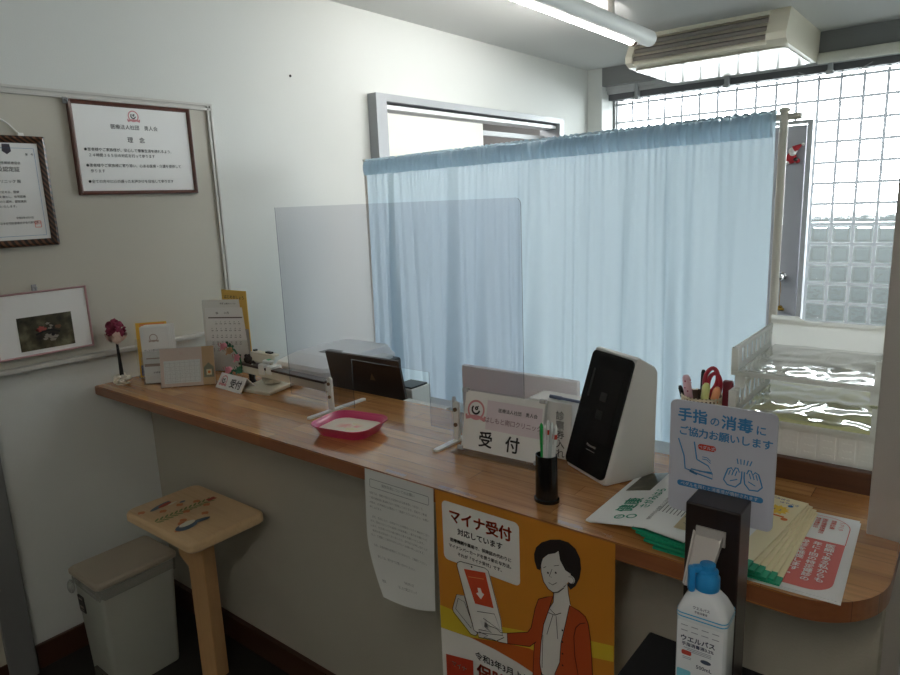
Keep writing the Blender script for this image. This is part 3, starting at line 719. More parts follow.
t = thing('yellow_booklet', 'yellow booklet with blue lower corner in a clear holder near the flower ornament', 'booklet', (.054, 1.163, CT), math.radians(52))
G().box(0, .108, -.001, .001, .004, .207, RX(-.12)).obj('cover', mat('yellow_cover', (232, 182, 60), .6), t)
M = RX(-.12) @ F((0, -.0016, .004), (1, 0, 0), (0, 0, 1))
g = G().poly([(.006, .006), (.102, .006), (.102, .045), (.006, .045)], M).poly([(.02, .150), (.028, .150), (.028, .182), (.02, .182)], M); g.obj('blue_print', mat('blue_panel', (78, 96, 150), .6), t)
G().poly([(.014, .187), (.1, .187), (.1, .199), (.014, .199)], M).obj('orange_print', mat('orange_panel', (226, 140, 70), .6), t)
G().box(-.004, .112, -.006, -.004, 0, .15).box(-.004, .112, -.006, .03, 0, .002).obj('clear_holder', CLR, t)

t = thing('leaflet_rack', 'clear rack filled with narrow white clinic leaflets, behind the desk calendar', 'leaflet holder', (.155, 1.128, CT), math.radians(46))
G().box(-.003, .103, -.004, -.002, 0, .12).box(-.003, .103, -.004, .06, 0, .002).box(-.003, -.001, -.004, .06, 0, .1).box(.101, .103, -.004, .06, 0, .1).obj('clear_rack', CLR, t)
for i in range(8):
    o = G().box(.001, .099, 0, .003, 0, .204 + .0012 * (i % 3), bev=.0008).obj('leaflet', PAPER if i % 2 == 0 else PAPER2); o.parent = None
    b = t.matrix_basis if False else Matrix.Translation(t.location) @ RZ(t.rotation_euler.z)
    o.matrix_world = b @ T(.0012 * i, .0005 + .0065 * i, .003) @ RX(-.03)
    tag(o, 'narrow white folded clinic leaflet standing in the clear rack' if i else 'front narrow leaflet with ring emblem in the clear rack', 'leaflet', 'leaflets in the clear rack')
    if i == 0:
        M = F((.001, -.0008, 0), (1, 0, 0), (0, 0, 1))
        g = G(); emblem(g, M, .045, .164, .013); g.line([(.012, .09), (.085, .09)], .004, M).line([(.004, .066), (.095, .066)], .01, M); g.obj('emblem', mat('soft_brown', (178, 160, 150), .7), o)
        g = G().text('はしもと南口クリニック', .0072, M, .048, .118, .006, 'CENTER').text('診療案内', .008, M, .048, .035, .004, 'CENTER'); g.obj('lettering', GREYINK, o)

t = thing('desk_calendar', 'low desk calendar in a clear case showing November beside the leaflets', 'calendar', (.262, 1.130, CT), math.radians(47))
M = RX(-.22) @ F((0, -.0, .002), (1, 0, 0), (0, 0, 1))
G().box(0, .183, 0, .136, -.006, -.0002, M).obj('calendar_card', mat('blush_card', (226, 202, 190), .6), t)
G().box(-.002, .185, -.001, .138, .001, .0016, M).box(-.002, .185, 0, .05, 0, .002).obj('clear_case', CLR, t)
G().poly([(.012, .012), (.135, .012), (.135, .092), (.012, .092)], M @ T(0, 0, .0003)).obj('date_sheet', PAPER, t)
g = G()
for i in range(8): g.line([(.016 + i * .0165, .016), (.016 + i * .0165, .088)], .0006, M, z=.0005)
for j in range(6): g.line([(.016, .018 + j * .013), (.1315, .018 + j * .013)], .0006, M, z=.0005)
for d in range(30):
    c, r = (d + 1) % 7, (d + 1) // 7
    g.text(str(d + 1), .0048, M, .0195 + c * .0165, .075 - r * .013, 0, 'LEFT', z=.0005)
g.obj('date_grid', mat('grid_grey', (176, 172, 172), .7), t)
G().text('11', .013, M, .073, .112, .0, 'CENTER', z=.0006).obj('month_number', PINKI, t)
G().poly([(.142, .0), (.183, .0), (.183, .136), (.142, .136)], M @ T(0, 0, .0002)).obj('ochre_strip', mat('ochre_card', (206, 166, 120), .6), t)
G().poly([(.146, .026), (.180, .026), (.180, .062), (.163, .078), (.146, .062)], M @ T(0, 0, .0006)).obj('house_print', mat('olive_print', (128, 124, 96), .6), t)
G().poly([(.155, .034), (.173, .034), (.173, .054), (.155, .054)], M @ T(0, 0, .0009)).obj('window_print', mat('print_cream', (240, 224, 176), .6), t)
G().poly(circ(.164, .044, .005, 10), M @ T(0, 0, .0012)).obj('sun_print', ORI, t)

t = thing('standing_calendar', 'tall white month calendar sheets standing in a clear holder in the corner', 'calendar', (.187, 1.367, CT), math.radians(29))
M = RX(-.05) @ F((0, 0, .002), (1, 0, 0), (0, 0, 1))
G().box(0, .165, 0, .242, -.001, 0, M).obj('front_sheet', PAPER, t)
G().box(-.012, .152, 0, .272, -.006, -.005, M).obj('rear_sheet', PAPER2, t)
G().box(-.002, .168, -.004, -.002, 0, .12).box(-.002, .168, -.004, .045, 0, .002).obj('clear_holder', CLR, t)
g = G(); emblem_dark(g, M @ T(0, 0, .0006), .05, .222, .009)
g.text('11月', .010, M, .078, .218, .003, z=.0006)
for r in range(5):
    for c in range(7):
        d = r * 7 + c
        if 0 < d < 31: g.text(str(d), .0068, M, .022 + c * .0185, .186 - r * .026, .004, z=.0006); g.text('診療', .0045, M, .020 + c * .0185, .179 - r * .026, .004, z=.0006)
g.text('令和', .008, M, .06, .254, .003, z=-.0042).text('診療日カレンダー', .006, M, .08, .254, .003, z=-.0042)
g.obj('lettering', INK, t)
G().line([(.012, .204), (.15, .204)], .004, M, z=.0006).obj('header_bar', mat('bar_dark', (70, 58, 58), .7), t)
t = thing('yellow_notice', 'yellow notice card standing behind the tall white calendar sheets', 'notice', (.196, 1.448, CT), math.radians(2))
M = F((0, 0, .002), (1, 0, 0), (0, 0, 1))
G().box(0.0, .150, -.001, .001, 0, .306).obj('card', mat('mustard_card', (226, 186, 92), .6), t)
G().text('はじめましょう', .0155, M, .076, .272, .012, 'CENTER', z=.0016, wx=1.15).obj('lettering', mat('brown_ink', (110, 84, 60), .7), t)
G().poly([(.105, .02), (.146, .02), (.146, .16), (.105, .16)], M @ T(0, 0, .0016)).obj('grey_panel', mat('panel_grey', (176, 176, 172), .7), t)

t = thing('tent_sign', 'small white folded tent sign with ring emblem lying left on the counter', 'sign', (.419, 1.243, CT), math.radians(-2))
pr = [(0, 0), (.030, .047), (.072, .002), (.070, 0), (.030, .0445), (.003, 0)]
G().loft([[(0, a, b) for a, b in pr], [(.155, a, b) for a, b in pr]]).obj('folded_card', PAPER, t)
M = F((0, -.0007, .0), (1, 0, 0), (0, .030, .047))
g = G().text('受付', .033, M, .073, .014, .018, wx=1.05); emblem_dark(g, M, .034, .030, .019); g.obj('lettering', INK, t)
g = G(); emblem(g, M, .034, .030, .017); g.obj('emblem', PINKI, t)

t = thing('flower_garland', 'green garland with pink and tan paper roses behind the tent sign', 'garland', (.43, 1.345, CT))
pts = [(-.06, -.02, .135), (-.02, -.02, .125), (.02, -.03, .118), (.045, -.03, .095), (.05, -.03, .06), (.03, -.03, .04), (-.01, -.03, .045), (-.03, -.03, .012)]
G().tube(pts, .003).obj('vine', mat('vine_green', (40, 100, 70), .7), t, smooth=True)
g = G()
for i in range(26):
    k = rn.uniform(0, len(pts) - 1.01); a = Vector(pts[int(k)]).lerp(Vector(pts[int(k) + 1]), k % 1)
    g.grid(2, 2, lambda u, v: ((u - .5) * .008, .002 * math.sin(PI * u), (v - .5) * .014), T(*a) @ RY(rn.uniform(-2, 2)) @ RZ(rn.uniform(-1, 1)) @ T(0, 0, .006))
g.obj('leaves', mat('leaf_green', (46, 116, 84), .7), t)
for i, (x, z, c) in enumerate(((-.045, .130, 0), (-.01, .118, 1), (.035, .098, 0), (-.03, .045, 0), (.04, .055, 2))):
    g = G()
    for k in range(10):
        a = k * 2.4; r = .003 + .0011 * k
        g.grid(2, 2, lambda u, v: ((u - .5) * .014, -.002 * math.sin(PI * u), (v - .5) * .014), T(x + r * math.cos(a), -.036 - .0008 * k, z + r * math.sin(a)) @ RZ(.5 * math.cos(a)) @ RX(.6 * math.sin(a)))
    g.sph(.011, T(x, -.03, z), seg=10)
    g.obj('rose', mat(('rose_pink', 'rose_tan', 'rose_green')[c], ((214, 140, 156), (186, 150, 112), (70, 130, 100))[c], .8), t, smooth=True, angle=180)

t = thing('dark_figurine', 'small dark brown knobbly figurine between the garland and the cream machine', 'figurine', (.505, 1.335, CT))
g = G().sph(.020, T(0, 0, .06), sc=(1, .8, 1.1)).sph(.016, T(-.012, 0, .088), sc=(1.1, .9, .9)).sph(.013, T(.012, 0, .075)).tube([(.002, 0, .05), (0, 0, .02), (.004, 0, .0)], [.012, .010, .016]).sph(.007, T(-.022, 0, .1)).sph(.006, T(-.006, 0, .103)).sph(.01, T(.02, -.002, .055))
g.obj('body', mat('dark_brown_resin', (36, 26, 24), .6), t, smooth=True)
G().sph(.007, T(.026, -.012, .070), sc=(.7, .7, 1.5)).obj('pale_tag', WHITEP, t, smooth=True)

t = thing('office_machine', 'cream desktop machine with flat base plate and long horizontal carriage bar', 'office machine', (.60, 1.350, CT))
G().box(-.070, .070, -.085, .075, .004, .016, RZ(.12) @ RX(.06), bev=.003).obj('base_plate', CREAMP, t)
G().cyl(.03, .014, T(0, 0, .018)).box(-.035, .035, -.02, .02, .02, .055, bev=.005).obj('pedestal', mat('cream_dark', (186, 178, 160), .5), t, smooth=True)
G().box(-.14, .31, -.034, .0, .042, .068, T(0, 0, 0) @ RY(.018), bev=.003).obj('carriage_bar', CREAMP, t)
G().box(-.138, .308, -.036, -.002, .0685, .076, RY(.018)).obj('dark_rail', mat('rail_brown', (70, 56, 52), .4), t)
G().box(-.022, .010, -.040, .01, .05, .088, bev=.006).box(.018, .048, -.038, .01, .055, .084, bev=.006).obj('slider_block', WHITEP, t, smooth=True)
G().box(-.085, .045, -.006, .006, -.018, .016, T(-.03, .0, .096) @ RX(-.5), bev=.004).box(-.115, .012, .0, .03, .105, .113, bev=.003).obj('head_panel', CREAMP, t)
G().box(-.04, -.01, .01, .022, .1132, .119).box(-.11, -.1, .01, .022, .1132, .119).obj('lever', BLACK, t)
G().lathe([(.018, 0), (.02, .003), (.018, .008), (0, .009)], T(.0, -.01, .09)).obj('dial', WHITEP, t, smooth=True)
G().box(-.006, .006, -.005, .005, .0985, .1005, T(.004, -.01, 0)).obj('green_button', mat('green_button', (80, 190, 140), .4), t)
G().cyl(.010, .02, T(-.155, 0, .055) @ RY(PI / 2)).obj('end_knob', BLACK, t, smooth=True)

t = thing('printer', 'large white printer with flat lid and dark right side behind the counter', 'printer', (.50, 1.72, .80))
bodyp = [(-.15, -.15), (.10, -.19), (.15, -.19), (.15, .12), (-.10, .19), (-.15, .15)]
G().prism([(-.14, -.17), (.16, -.17), (.16, .19), (-.14, .19)], 0, .14).obj('body', WHITEP, t)
g = G().loft([[(x, y, z) for x, y in rrect(-.15, .165, -.19, .20, .04)] for z in (.13, .165)] + [[(x, y, .178) for x, y in rrect(-.14, .155, -.18, .19, .035)]] + [[(x, y, .2) for x, y in rrect(-.12, .14, -.10, .18, .03)]])
g.obj('scanner_lid', mat('printer_white', (246, 246, 246), .35), t, smooth=True, angle=8)
G().prism(rrect(-.02, .06, -.06, .0, .006), .2002, .2012).obj('lid_recess', mat('recess_grey', (140, 140, 142), .5), t)
G().lathe([(0, 0), (.055, .004), (.06, .02), (.05, .045), (0, .055)], T(-.03, -.165, .09), sx=2.1, sy=.6).obj('front_cover', WHITEP, t, smooth=True)
G().box(-.02, .11, -.203, -.18, .11, .122).obj('paper_slot', mat('slot_dark', (92, 88, 86), .5), t)
G().box(.165, .235, -.09, .14, 0, .17, bev=.012).obj('side_unit', BLACK, t, smooth=True)
G().box(.17, .228, -.08, .1, .171, .186, bev=.004).obj('output_tray', WHITEP, t)

t = thing('laptop', 'dark brown laptop lid seen from behind, rising over the back edge of the counter', 'laptop', (.89, 1.555, .80), math.radians(1.5))
G().box(-.18, .158, 0, .06, .0, .018, bev=.004).obj('keyboard_base', BLACK, t)
g = G().prism(rrect(-.18, .158, 0, .252, .006), -.004, .004, T(0, 0, .016) @ F((0, 0, 0), (1, 0, 0), (0, -.20, 1)))
g.obj('lid', mat('laptop_brown', (52, 36, 28), .35), t)
G().poly([(-.012, 0), (.014, 0), (.002, .026)], T(0, 0, .016) @ F((0, 0, 0), (1, 0, 0), (0, -.20, 1)) @ T(.025, .168, .0046)).obj('triangle_mark', mat('mark_tan', (118, 96, 70), .5), t)

# ------------------------------------------------------------------ right end of the counter: papers
def flat(name, label, cat, x, y, z, w, h, rz, m, th=.0006, group=None):
    t = thing(name, label, cat, (x, y, z), rz, group)
    G().box(-w / 2, w / 2, -h / 2, h / 2, 0, th).obj('sheet', m, t)
    return t
Z = CT
FLR = math.radians(1.8)
for i, (dx, dy, a) in enumerate(((.004, .006, .01), (0, 0, 0))):
    t = flat('health_flyer', ('lower white flyer peeking out under the red and white checkup flyer', 'white flyer with rounded red panel of vertical text, at the right end of the counter')[i], 'flyer', 2.2455 + dx, 1.178 - dy, Z + .0004 + i * .0012, .205, .297, FLR + a, PAPER, .0008, 'white flyers at the right end of the counter')
M = T(0, 0, .0014)
REDP = mat('flyer_red', (214, 104, 96), .6)
g = G(); g.poly(rrect(-.088, .092, -.136, .036, .034, 7, (1, 0, 0, 1)), M); g.obj('red_panel', REDP, t)
g = G(); g.line([(-.088, .036), (-.088, .136)], .0012, M).line([(-.088, .136)] + circ(.056, .10, .036, 8, PI / 2, 0) + [(.092, .036)], .0014, M)
for i, (s_, x) in enumerate((('一つ一つ', .078), ('健康診査', .065), ('国民健康保険の', .051), ('特定健診の', .040), ('受診券のお知らせ', .028), ('受けましょう', .014))): g.vtext(s_, .0094, M, x, .118, .01, 1.0)
g.obj('red_lettering', REDP, t)
g = G(); M2 = T(0, 0, .0020)
g.vtext('医師である私からも', .0152, M2, .072, .014, .03, 1.0); g.vtext('年に1回の特定健診の', .0142, M2, .053, .014, .03, 1.0); g.vtext('受診を推奨します。', .0145, M2, .034, .012, .03, 1.0)
g.obj('white_lettering', mat('panel_white_text', (240, 236, 232), .6), t)

CREAM = mat('cream_cover', (238, 224, 184), .65); GEDGE = mat('green_edge', (30, 158, 118), .6)
nb = 6
for i in range(nb):
    a = math.radians(-6.3 + 1.2 * (nb - 1 - i))
    z = Z + .0026 + i * .0036
    dx = .0058 * (nb - 1 - i); dy = (-.003, .003, -.004, .002, -.002, 0)[i]
    last = i == nb - 1
    t = thing('booklet', 'topmost cream booklet with pictures and green bottom edge in the fanned stack' if last else 'cream booklet with green bottom edge in the fanned stack, %s from the top' % ('sixth fifth fourth third second'.split()[i]), 'booklet', (2.147 + dx, 1.176 + dy, z), a, 'fanned cream booklets')
    G().box(-.1, .1, -.145, .145, 0, .0034, bev=.0006).obj('pages', CREAM, t)
    G().box(-.1004, .1004, -.1456, -.122, .0001, .0037).obj('green_band', GEDGE, t)
    if not last:
        g = G()
        for k in range(6): g.line([(.075 + .0, -.10 + k * .035), (.075, -.085 + k * .035)], .003, T(0, 0, .0038))
        g.obj('edge_print', mat('print_orange_pale', (226, 168, 110), .6), t)
M = T(0, 0, .0038)
G().poly([(-.095, -.115), (.066, -.115), (.066, .045), (-.095, .045)], M).obj('white_page', PAPER, t)
M = T(0, 0, .0044)
g = G().line([(-.09, .035), (.06, .035)], .004, M).line([(-.02, .0), (.03, .0)], .003, M).line([(.02, -.03), (.05, -.03)], .003, M); g.obj('green_print', GREENI, t)
g = G()
for k in range(9): g.line([(-.09 + .0, -.005 - k * .008), (.0 + .01 * (k % 3), -.005 - k * .008)], .0022, M)
g.text('特集 健康のまちづくり', .011, M, -.08, .016, .004); g.text('総合計画', .008, M, .02, -.018, .004); g.obj('lettering', GREYINK, t)
G().poly([(-.0, -.09), (.05, -.09), (.05, -.035), (0, -.035)], M).obj('pink_box', mat('pink_box_print', (246, 210, 206), .7), t)
g = G().poly(circ(.035, -.09, .010, 14), T(0, 0, .0048)).poly([(.022, -.113), (.05, -.113), (.044, -.099), (.028, -.099)], T(0, 0, .0048)); g.obj('face_print', mat('face_brown', (150, 98, 70), .7), t)
pts = []
for k in range(24):
    r = .021 if k % 2 == 0 else .015; pts.append((.066 + r * math.cos(k * PI / 12), .083 + r * math.sin(k * PI / 12)))
g = G().poly(pts, M); g.obj('sun_print', YELI, t)
g = G().text('♪', .012, T(0, 0, .0048), .058, .078, .01).text('♪', .012, T(0, 0, .0048), .068, .078, .01).text('さがみはら', .0085, M, .03, .128, .008).text('はやぶさ', .0085, M, .058, .115, .004); g.obj('small_lettering', mat('purple_ink', (120, 110, 150), .7), t)
g = G().poly(circ(.018, .112, .018, 14, ry=.013), M).poly(circ(.088, .05, .006, 10), M).line([(.035, .06), (.085, .058)], .006, T(0, 0, .0042)); g.obj('orange_print', ORI, t)
g = G().poly(circ(-.01, .09, .022, 14), M).poly(circ(.06, .044, .010, 12, ry=.005), T(0, 0, .005)).poly(circ(.08, .108, .005, 8), T(0, 0, .005)); g.obj('blue_print', BLUEI, t)

t = thing('newsletter', 'folded white health newsletter with green title and a photo, lapping over the cream booklets', 'newspaper', (2.030, 1.203, Z), math.radians(0))
def np_(u, v, k=0):
    x = -.098 + .196 * u; y = -.144 + .262 * v
    q = min(1, max(0, (u - .06) / .56)); q = q ** .9
    z = .0012 + k + .0280 * q
    return (x, y - .030 * u * (1 - v), z)
g = G().grid(16, 8, lambda u, v: np_(u, v, .0)).grid(16, 8, lambda u, v: np_(u, v, .0022))
g.obj('pages', PAPER, t, smooth=True)
# printed matter follows the sheet: reading direction is along +y of the counter
def onnews(g_, dz):
    for v in g_.bm.verts:
        u = (v.co.x + .098) / .196
        v.co.z = np_(u, .5, .0022)[2] + dz
M = F((0, 0, 0), (0, 1, 0), (-1, 0, 0))
g = G().text('健康', .036, M, -.098, .032, .018, sp=.98).text('さがみはら', .021, M, -.078, .006, .02)
g.line(circ(-.122, .040, .0085, 14), .003, M, closed=True).line(circ(-.118, .018, .0085, 14), .003, M, closed=True).text('特集', .006, M, -.128, .038, .01)
onnews(g, .0007); g.obj('title', GREENI, t)
g = G(); g.grid(6, 4, lambda u, v: (-.088 + .052 * v, .015 + .105 * u, 0)); onnews(g, .0006)
g.obj('photo', MATS['dark_photograph'], t)
g = G(); g.poly([(x, y) for x, y in ((.066, -.136), (.088, -.136), (.088, .02), (.066, .02))]); onnews(g, .0006); g.obj('tan_panel', mat('tan_panel', (206, 188, 150), .7), t)
g = G(); g.poly([(.092, -.11), (.096, -.11), (.096, .06), (.092, .06)]); onnews(g, .0006); g.obj('violet_bar', mat('violet_bar', (96, 100, 170), .7), t)
g = G()
for k in range(8): g.line([(-.09 + .0, -.022 - .0 - k * .0068), (.05 - .03 * (k == 7), -.022 - k * .0068)], .0016, M)
g.text('相模原市民の健康づくり応援情報', .008, M, -.13, -.0 - .012 - .008, .002)
for k in range(6): g.line([(.02, -.004 - k * .0065), (.12, -.004 - k * .0065)], .0016, M)
g.text('心と体の健康', .011, M, -.115, -.083, .006)
onnews(g, .0007); g.obj('lettering', GREYINK, t)

# ------------------------------------------------------------------ hand sanitizer stand
t = thing('dispenser_stand', 'dark wooden hand sanitizer stand with silver pump plate and grey blue sign', 'dispenser', (2.238, .825, 0))
G().box(-.033, .034, -.024, .024, .02, 1.166, bev=.002).obj('post', DARKW, t)
G().box(-.115, .13, -.17, .075, .872, .890, bev=.003).obj('bottle_shelf', mat('shelf_black', (9, 7, 7), .7, spec=.15), t)
G().box(-.15, .15, -.2, .15, 0, .02, bev=.003).obj('base_board', DARKW, t)
pl = Vector((0, -.055, -.045)); 
g = G()
MB_ = F((-.002, -.026, 1.128), (1, 0, 0), (0, -.58, -.55))
g.loft([[(-.018, 0, 0), (.018, 0, 0), (.018, .0, .002), (-.018, .0, .002)], [(-.014, .068, 0), (.014, .068, 0), (.014, .068, .002), (-.014, .068, .002)]], MB_)
g.loft([[(-.018, 0, 0), (-.016, 0, 0), (-.016, 0, -.008), (-.018, 0, -.008)], [(-.014, .068, 0), (-.012, .068, 0), (-.012, .068, -.004), (-.014, .068, -.004)]], MB_)
g.loft([[(.018, 0, 0), (.016, 0, 0), (.016, 0, -.008), (.018, 0, -.008)], [(.014, .068, 0), (.012, .068, 0), (.012, .068, -.004), (.014, .068, -.004)]], MB_)
g.box(-.018, .018, -.028, -.0245, 1.118, 1.138)
g.obj('pump_plate', SILVER, t)
s = G().prism(rrect(-.074, .059, 1.127, 1.283, .008), -.0015, .0015, F((0, .0275, 0), (1, 0, 0), (0, 0, 1))).obj('sign_board', mat('sign_grey', (190, 192, 204), .6), t)
M = F((-.074, .0257, 1.127), (1, 0, 0), (0, 0, 1))
SB = mat('sign_blue', (58, 128, 182), .6)
g = G().text('手指', .0195, M, .010, .130, .030).text('の', .0135, M, .0515, .129, .022).text('消毒', .0195, M, .066, .128, .030).text('に', .0135, M, .1075, .127, .022)
g.text('ご協力お願いします', .0135, M, .0115, .110, .026, sp=.93)
g.line([(.012, .103), (.020, .080), (.022, .062), (.034, .060)], .0018, M).line([(.033, .102), (.037, .078)], .0018, M).line([(.037, .078), (.052, .072), (.057, .064), (.040, .062)], .0018, M)
g.line([(.028, .060), (.058, .055), (.058, .062), (.030, .063)], .0019, M, closed=True).line([(.028, .060), (.038, .057)], .0026, M)
for k in range(2): g.line([(.044, .080 + k * .003), (.050, .080 + k * .003), (.055, .076 + k * .003)], .0011, M)
for sx, cx in ((1, .083), (-1, .108)):
    g.line([(cx + sx * p[0], p[1]) for p in ((.010, .058), (.004, .051), (-.006, .052), (-.011, .058), (-.009, .065), (-.006, .074), (-.002, .076), (.001, .072), (.003, .077), (.006, .077), (.008, .072), (.011, .074), (.011, .066))], .0018, M, closed=True)
    for q in (-.005, -.001, .003): g.line([(cx + sx * q, .066), (cx + sx * (q + .002), .073)], .0013, M)
    g.line([(cx - sx * .003, .058), (cx + sx * .006, .062)], .0013, M)
for k in range(5): g.line([(.089 + k * .0035, .083), (.0875 + k * .0045, .090)], .0014, M)
g.prism(rrect(.012, .121, .0365, .0445, .0038), .0001, .0002, M)
g.obj('blue_print', SB, s)
G().prism(rrect(.038, .061, .0925, .1005, .0038), .0001, .0002, M).obj('red_pill', REDI, s)
g = G().text('ペダル式', .0055, M, .0495, .0945, .01, 'CENTER', z=.0007).text('ペダルを踏むと消毒液が噴射されます', .0058, M, .066, .0386, .01, 'CENTER', z=.0007)
g.obj('pale_lettering', mat('sign_pale', (196, 200, 212), .6), s)

t = thing('sanitizer_bottle', 'square translucent sanitizer bottle with bright blue cap standing on the dispenser shelf', 'bottle', (2.2515, .747, .8905), math.radians(2))
BOT = mat('bottle_plastic', (222, 226, 230), .25, coat=.4)
def sq(w, d, r, z): return [(p[0], p[1], z) for p in rrect(-w / 2, w / 2, -d / 2, d / 2, r, 5)]
G().loft([sq(.054, .040, .006, 0), sq(.0585, .044, .008, .004), sq(.059, .0445, .008, .166), sq(.058, .0435, .009, .172), sq(.046, .036, .012, .186), sq(.030, .028, .0135, .196), sq(.0265, .0265, .0132, .198), sq(.0265, .0265, .0132, .202)]).obj('bottle_body', BOT, t, smooth=True, angle=40)
BL = mat('cap_blue', (34, 138, 200), .35)
g = G().lathe([(.0142, .198), (.0146, .200), (.0146, .213), (.0125, .216), (.0125, .221), (.009, .223), (.009, .229), (0, .230)])
g.obj('cap', BL, t, smooth=True, angle=40)
G().box(-.005, .005, -.018, -.004, .219, .228, RZ(-1.0), bev=.003).box(-.005, .005, -.0225, -.0145, .194, .227, RZ(-1.0), bev=.003).obj('pump_nozzle', BL, t, smooth=True)
M = F((0, -.02252, .009), (1, 0, 0), (0, 0, 1))
g = G()
for w_, d_, z in ((.0598, .0453, .169), (.0598, .0453, .1645)):
    g.loft([sq(w_, d_, .0082, z), sq(w_, d_, .0082, z + .0016)], caps=False)
g.obj('blue_line', mat('line_blue', (70, 170, 210), .5), t)
g = G().prism(rrect(-.0265, .0265, .003, .151, .001), 0, .0003, M); g.obj('label_sheet', mat('label_white', (226, 229, 232), .45), t)
g = G().text('ウエルパス', .0082, M, -.002, .126, .035, 'CENTER', z=.0007).text('手指消毒液0.2%', .0054, M, -.002, .1195, .03, 'CENTER', z=.0007).text('500mL', .0066, M, .006, .0935, .02, 'CENTER', z=.0007)
g.text('ウエルパス', .0040, F((0, -.0216, .173), (1, 0, 0), (0, .27, 1)), 0, .0055, .022, 'CENTER', z=.0008).text('手指消毒液', .0030, F((0, -.0216, .173), (1, 0, 0), (0, .27, 1)), 0, .001, .01, 'CENTER', z=.0008)
g.obj('lettering', mat('navy_ink', (48, 54, 84), .6), t)
g = G()
for k in range(3): g.line([(-.018 + .004 * k, .1165 - .002 * k), (.014, .1165 - .002 * k)], .0008, M, z=.0007)
for k in range(2): g.line([(-.019, .104 - .002 * k), (-.009, .104 - .002 * k)], .0008, M, z=.0007)
for x in (-.018, -.006, .006, .018):
    for z in (.139, .146): g.line([(x - .004, z), (x + .004, z)], .001, M, z=.0007)
for k in range(8): g.line([(.0, 0), (.02, 0)], .001, F((.0299, -.012, .03 + k * .013), (0, 1, 0), (0, 0, 1)))
g.obj('small_print', mat('grey_print', (140, 144, 156), .6), t)
G().prism(rrect(-.0205, -.009, .1065, .1125, .002), .0003, .0006, M).obj('red_pill', REDI, t)
G().poly(circ(.008, .105, .0062, 20, ry=.0028), M @ T(0, 0, .0006)).obj('dark_oval', mat('oval_slate', (60, 72, 92), .6), t)
G().prism(rrect(-.0255, -.009, .03, .086, .002), .0003, .0006, M).obj('cyan_block', mat('cyan_block', (120, 196, 216), .6), t)

# ------------------------------------------------------------------ letter trays, basket
TRW = cloth_mat('tray_white', (248, 247, 244), .6)
def letter_tray(name, label, x0, x1, y0, y1, z, hb, hf):
    t = thing(name, label, 'letter tray', ((x0 + x1) / 2, y0, z), 0, 'stacked white letter trays')
    w = (x1 - x0) / 2; d = y1 - y0
    g = G().box(-w, w, 0, d, 0, .003)
    for k in range(4):
        for j in range(3): pass
    for s_ in (-1, 1):
        x = s_ * w
        a, b = min(x, x - s_ * .004), max(x, x - s_ * .004)
        g.box(a, b, 0, d, 0, .016)
        g.box(min(x + s_ * .003, x - s_ * .005), max(x + s_ * .003, x - s_ * .005), 0, d, hb - .010, hb, bev=.001)
        n = 8
        for k in range(n + 1):
            yy = k * (d - .02) / n
            g.box(a, b, yy, yy + .018, .016, hb - .01)
    g.box(-w, w, d - .004, d, 0, hb + .012)
    g.prism([(-w, hb), (w, hb), (w, hb + .016), (w - .03, hb + .016), (w - .045, hb + .004), (-w + .09, hb + .004), (-w + .06, hb + .022), (-w, hb + .022)], 0, .004, F((0, d - .0005, 0), (1, 0, 0), (0, 0, 1)))
    g.box(-w, w, -.004, .004, 0, .010, bev=.002)
    if z < 1.1:
        for a in (-w, w - .02): g.box(a, a + .02, .03, .04, hb, .0915).box(a, a + .02, d - .05, d - .04, hb, .0915)
    g.box(-w - .003, -w + .012, -.003, .006, 0, hb); g.box(w - .012, w + .003, -.003, .006, 0, hb)
    g.obj('tray_body', TRW, t)
    return t
letter_tray('letter_tray', 'lower white slotted letter tray holding yellowish papers, on the white basket', 2.072, 2.346, 1.462, 1.80, 1.0665, .062, .0)
letter_tray('letter_tray', 'upper white slotted letter tray with clear glossy sheets, topmost of the stack', 2.068, 2.343, 1.486, 1.812, 1.158, .060, .0)
def film(name, label, cat, x0, x1, y0, y1, z, m, amp, group=None, seed=0):
    g = G().grid(36, 36, lambda u, v: (x0 + (x1 - x0) * u, y0 + (y1 - y0) * v, z + amp * noise.noise(Vector((u * 5 + seed, v * 5, seed))) + amp * .35 * noise.noise(Vector((u * 14, v * 9 + seed, 2)))))
    o = g.obj(name, m, smooth=True, angle=180, norm=False); tag(o, label, cat, group); return o
film('clear_file', 'glossy clear plastic file lying in the upper letter tray', 'file', 2.082, 2.33, 1.495, 1.80, 1.168, clear_mat('wavy_film', (.97, .97, .96), .22, .22, (244, 244, 240), .09), .0035, seed=3)
g = G()
for r_ in range(3):
    for c_ in range(4):
        x, y = 2.112 + c_ * .062, 1.53 + r_ * .095
        g.prism(rrect(x - .019, x + .019, y - .022, y + .022, .004), 1.1612, 1.1622)
        g.line(rrect(x - .023, x + .023, y - .026, y + .026, .005), .003, I4, z=1.1630, closed=True)
o = g.obj('card_pocket_sheet', mat('card_pocket', (206, 204, 190), .3, coat=.5)); tag(o, 'sheet of small square card pockets under the clear file in the upper tray', 'sheet')
o = G().box(2.084, 2.334, 1.472, 1.785, 1.0698, 1.0755, bev=.001).obj('yellow_paper_stack', mat('yellowish_paper', (246, 244, 190), .6)); tag(o, 'stack of pale yellow papers in the lower letter tray', 'paper')
film('clear_file', 'glossy wrinkled plastic file over the yellow papers in the lower tray', 'file', 2.086, 2.332, 1.474, 1.783, 1.081, clear_mat('yellow_film', (.98, .98, .92), .30, .04, (232, 228, 178), .07), .0045, seed=8)

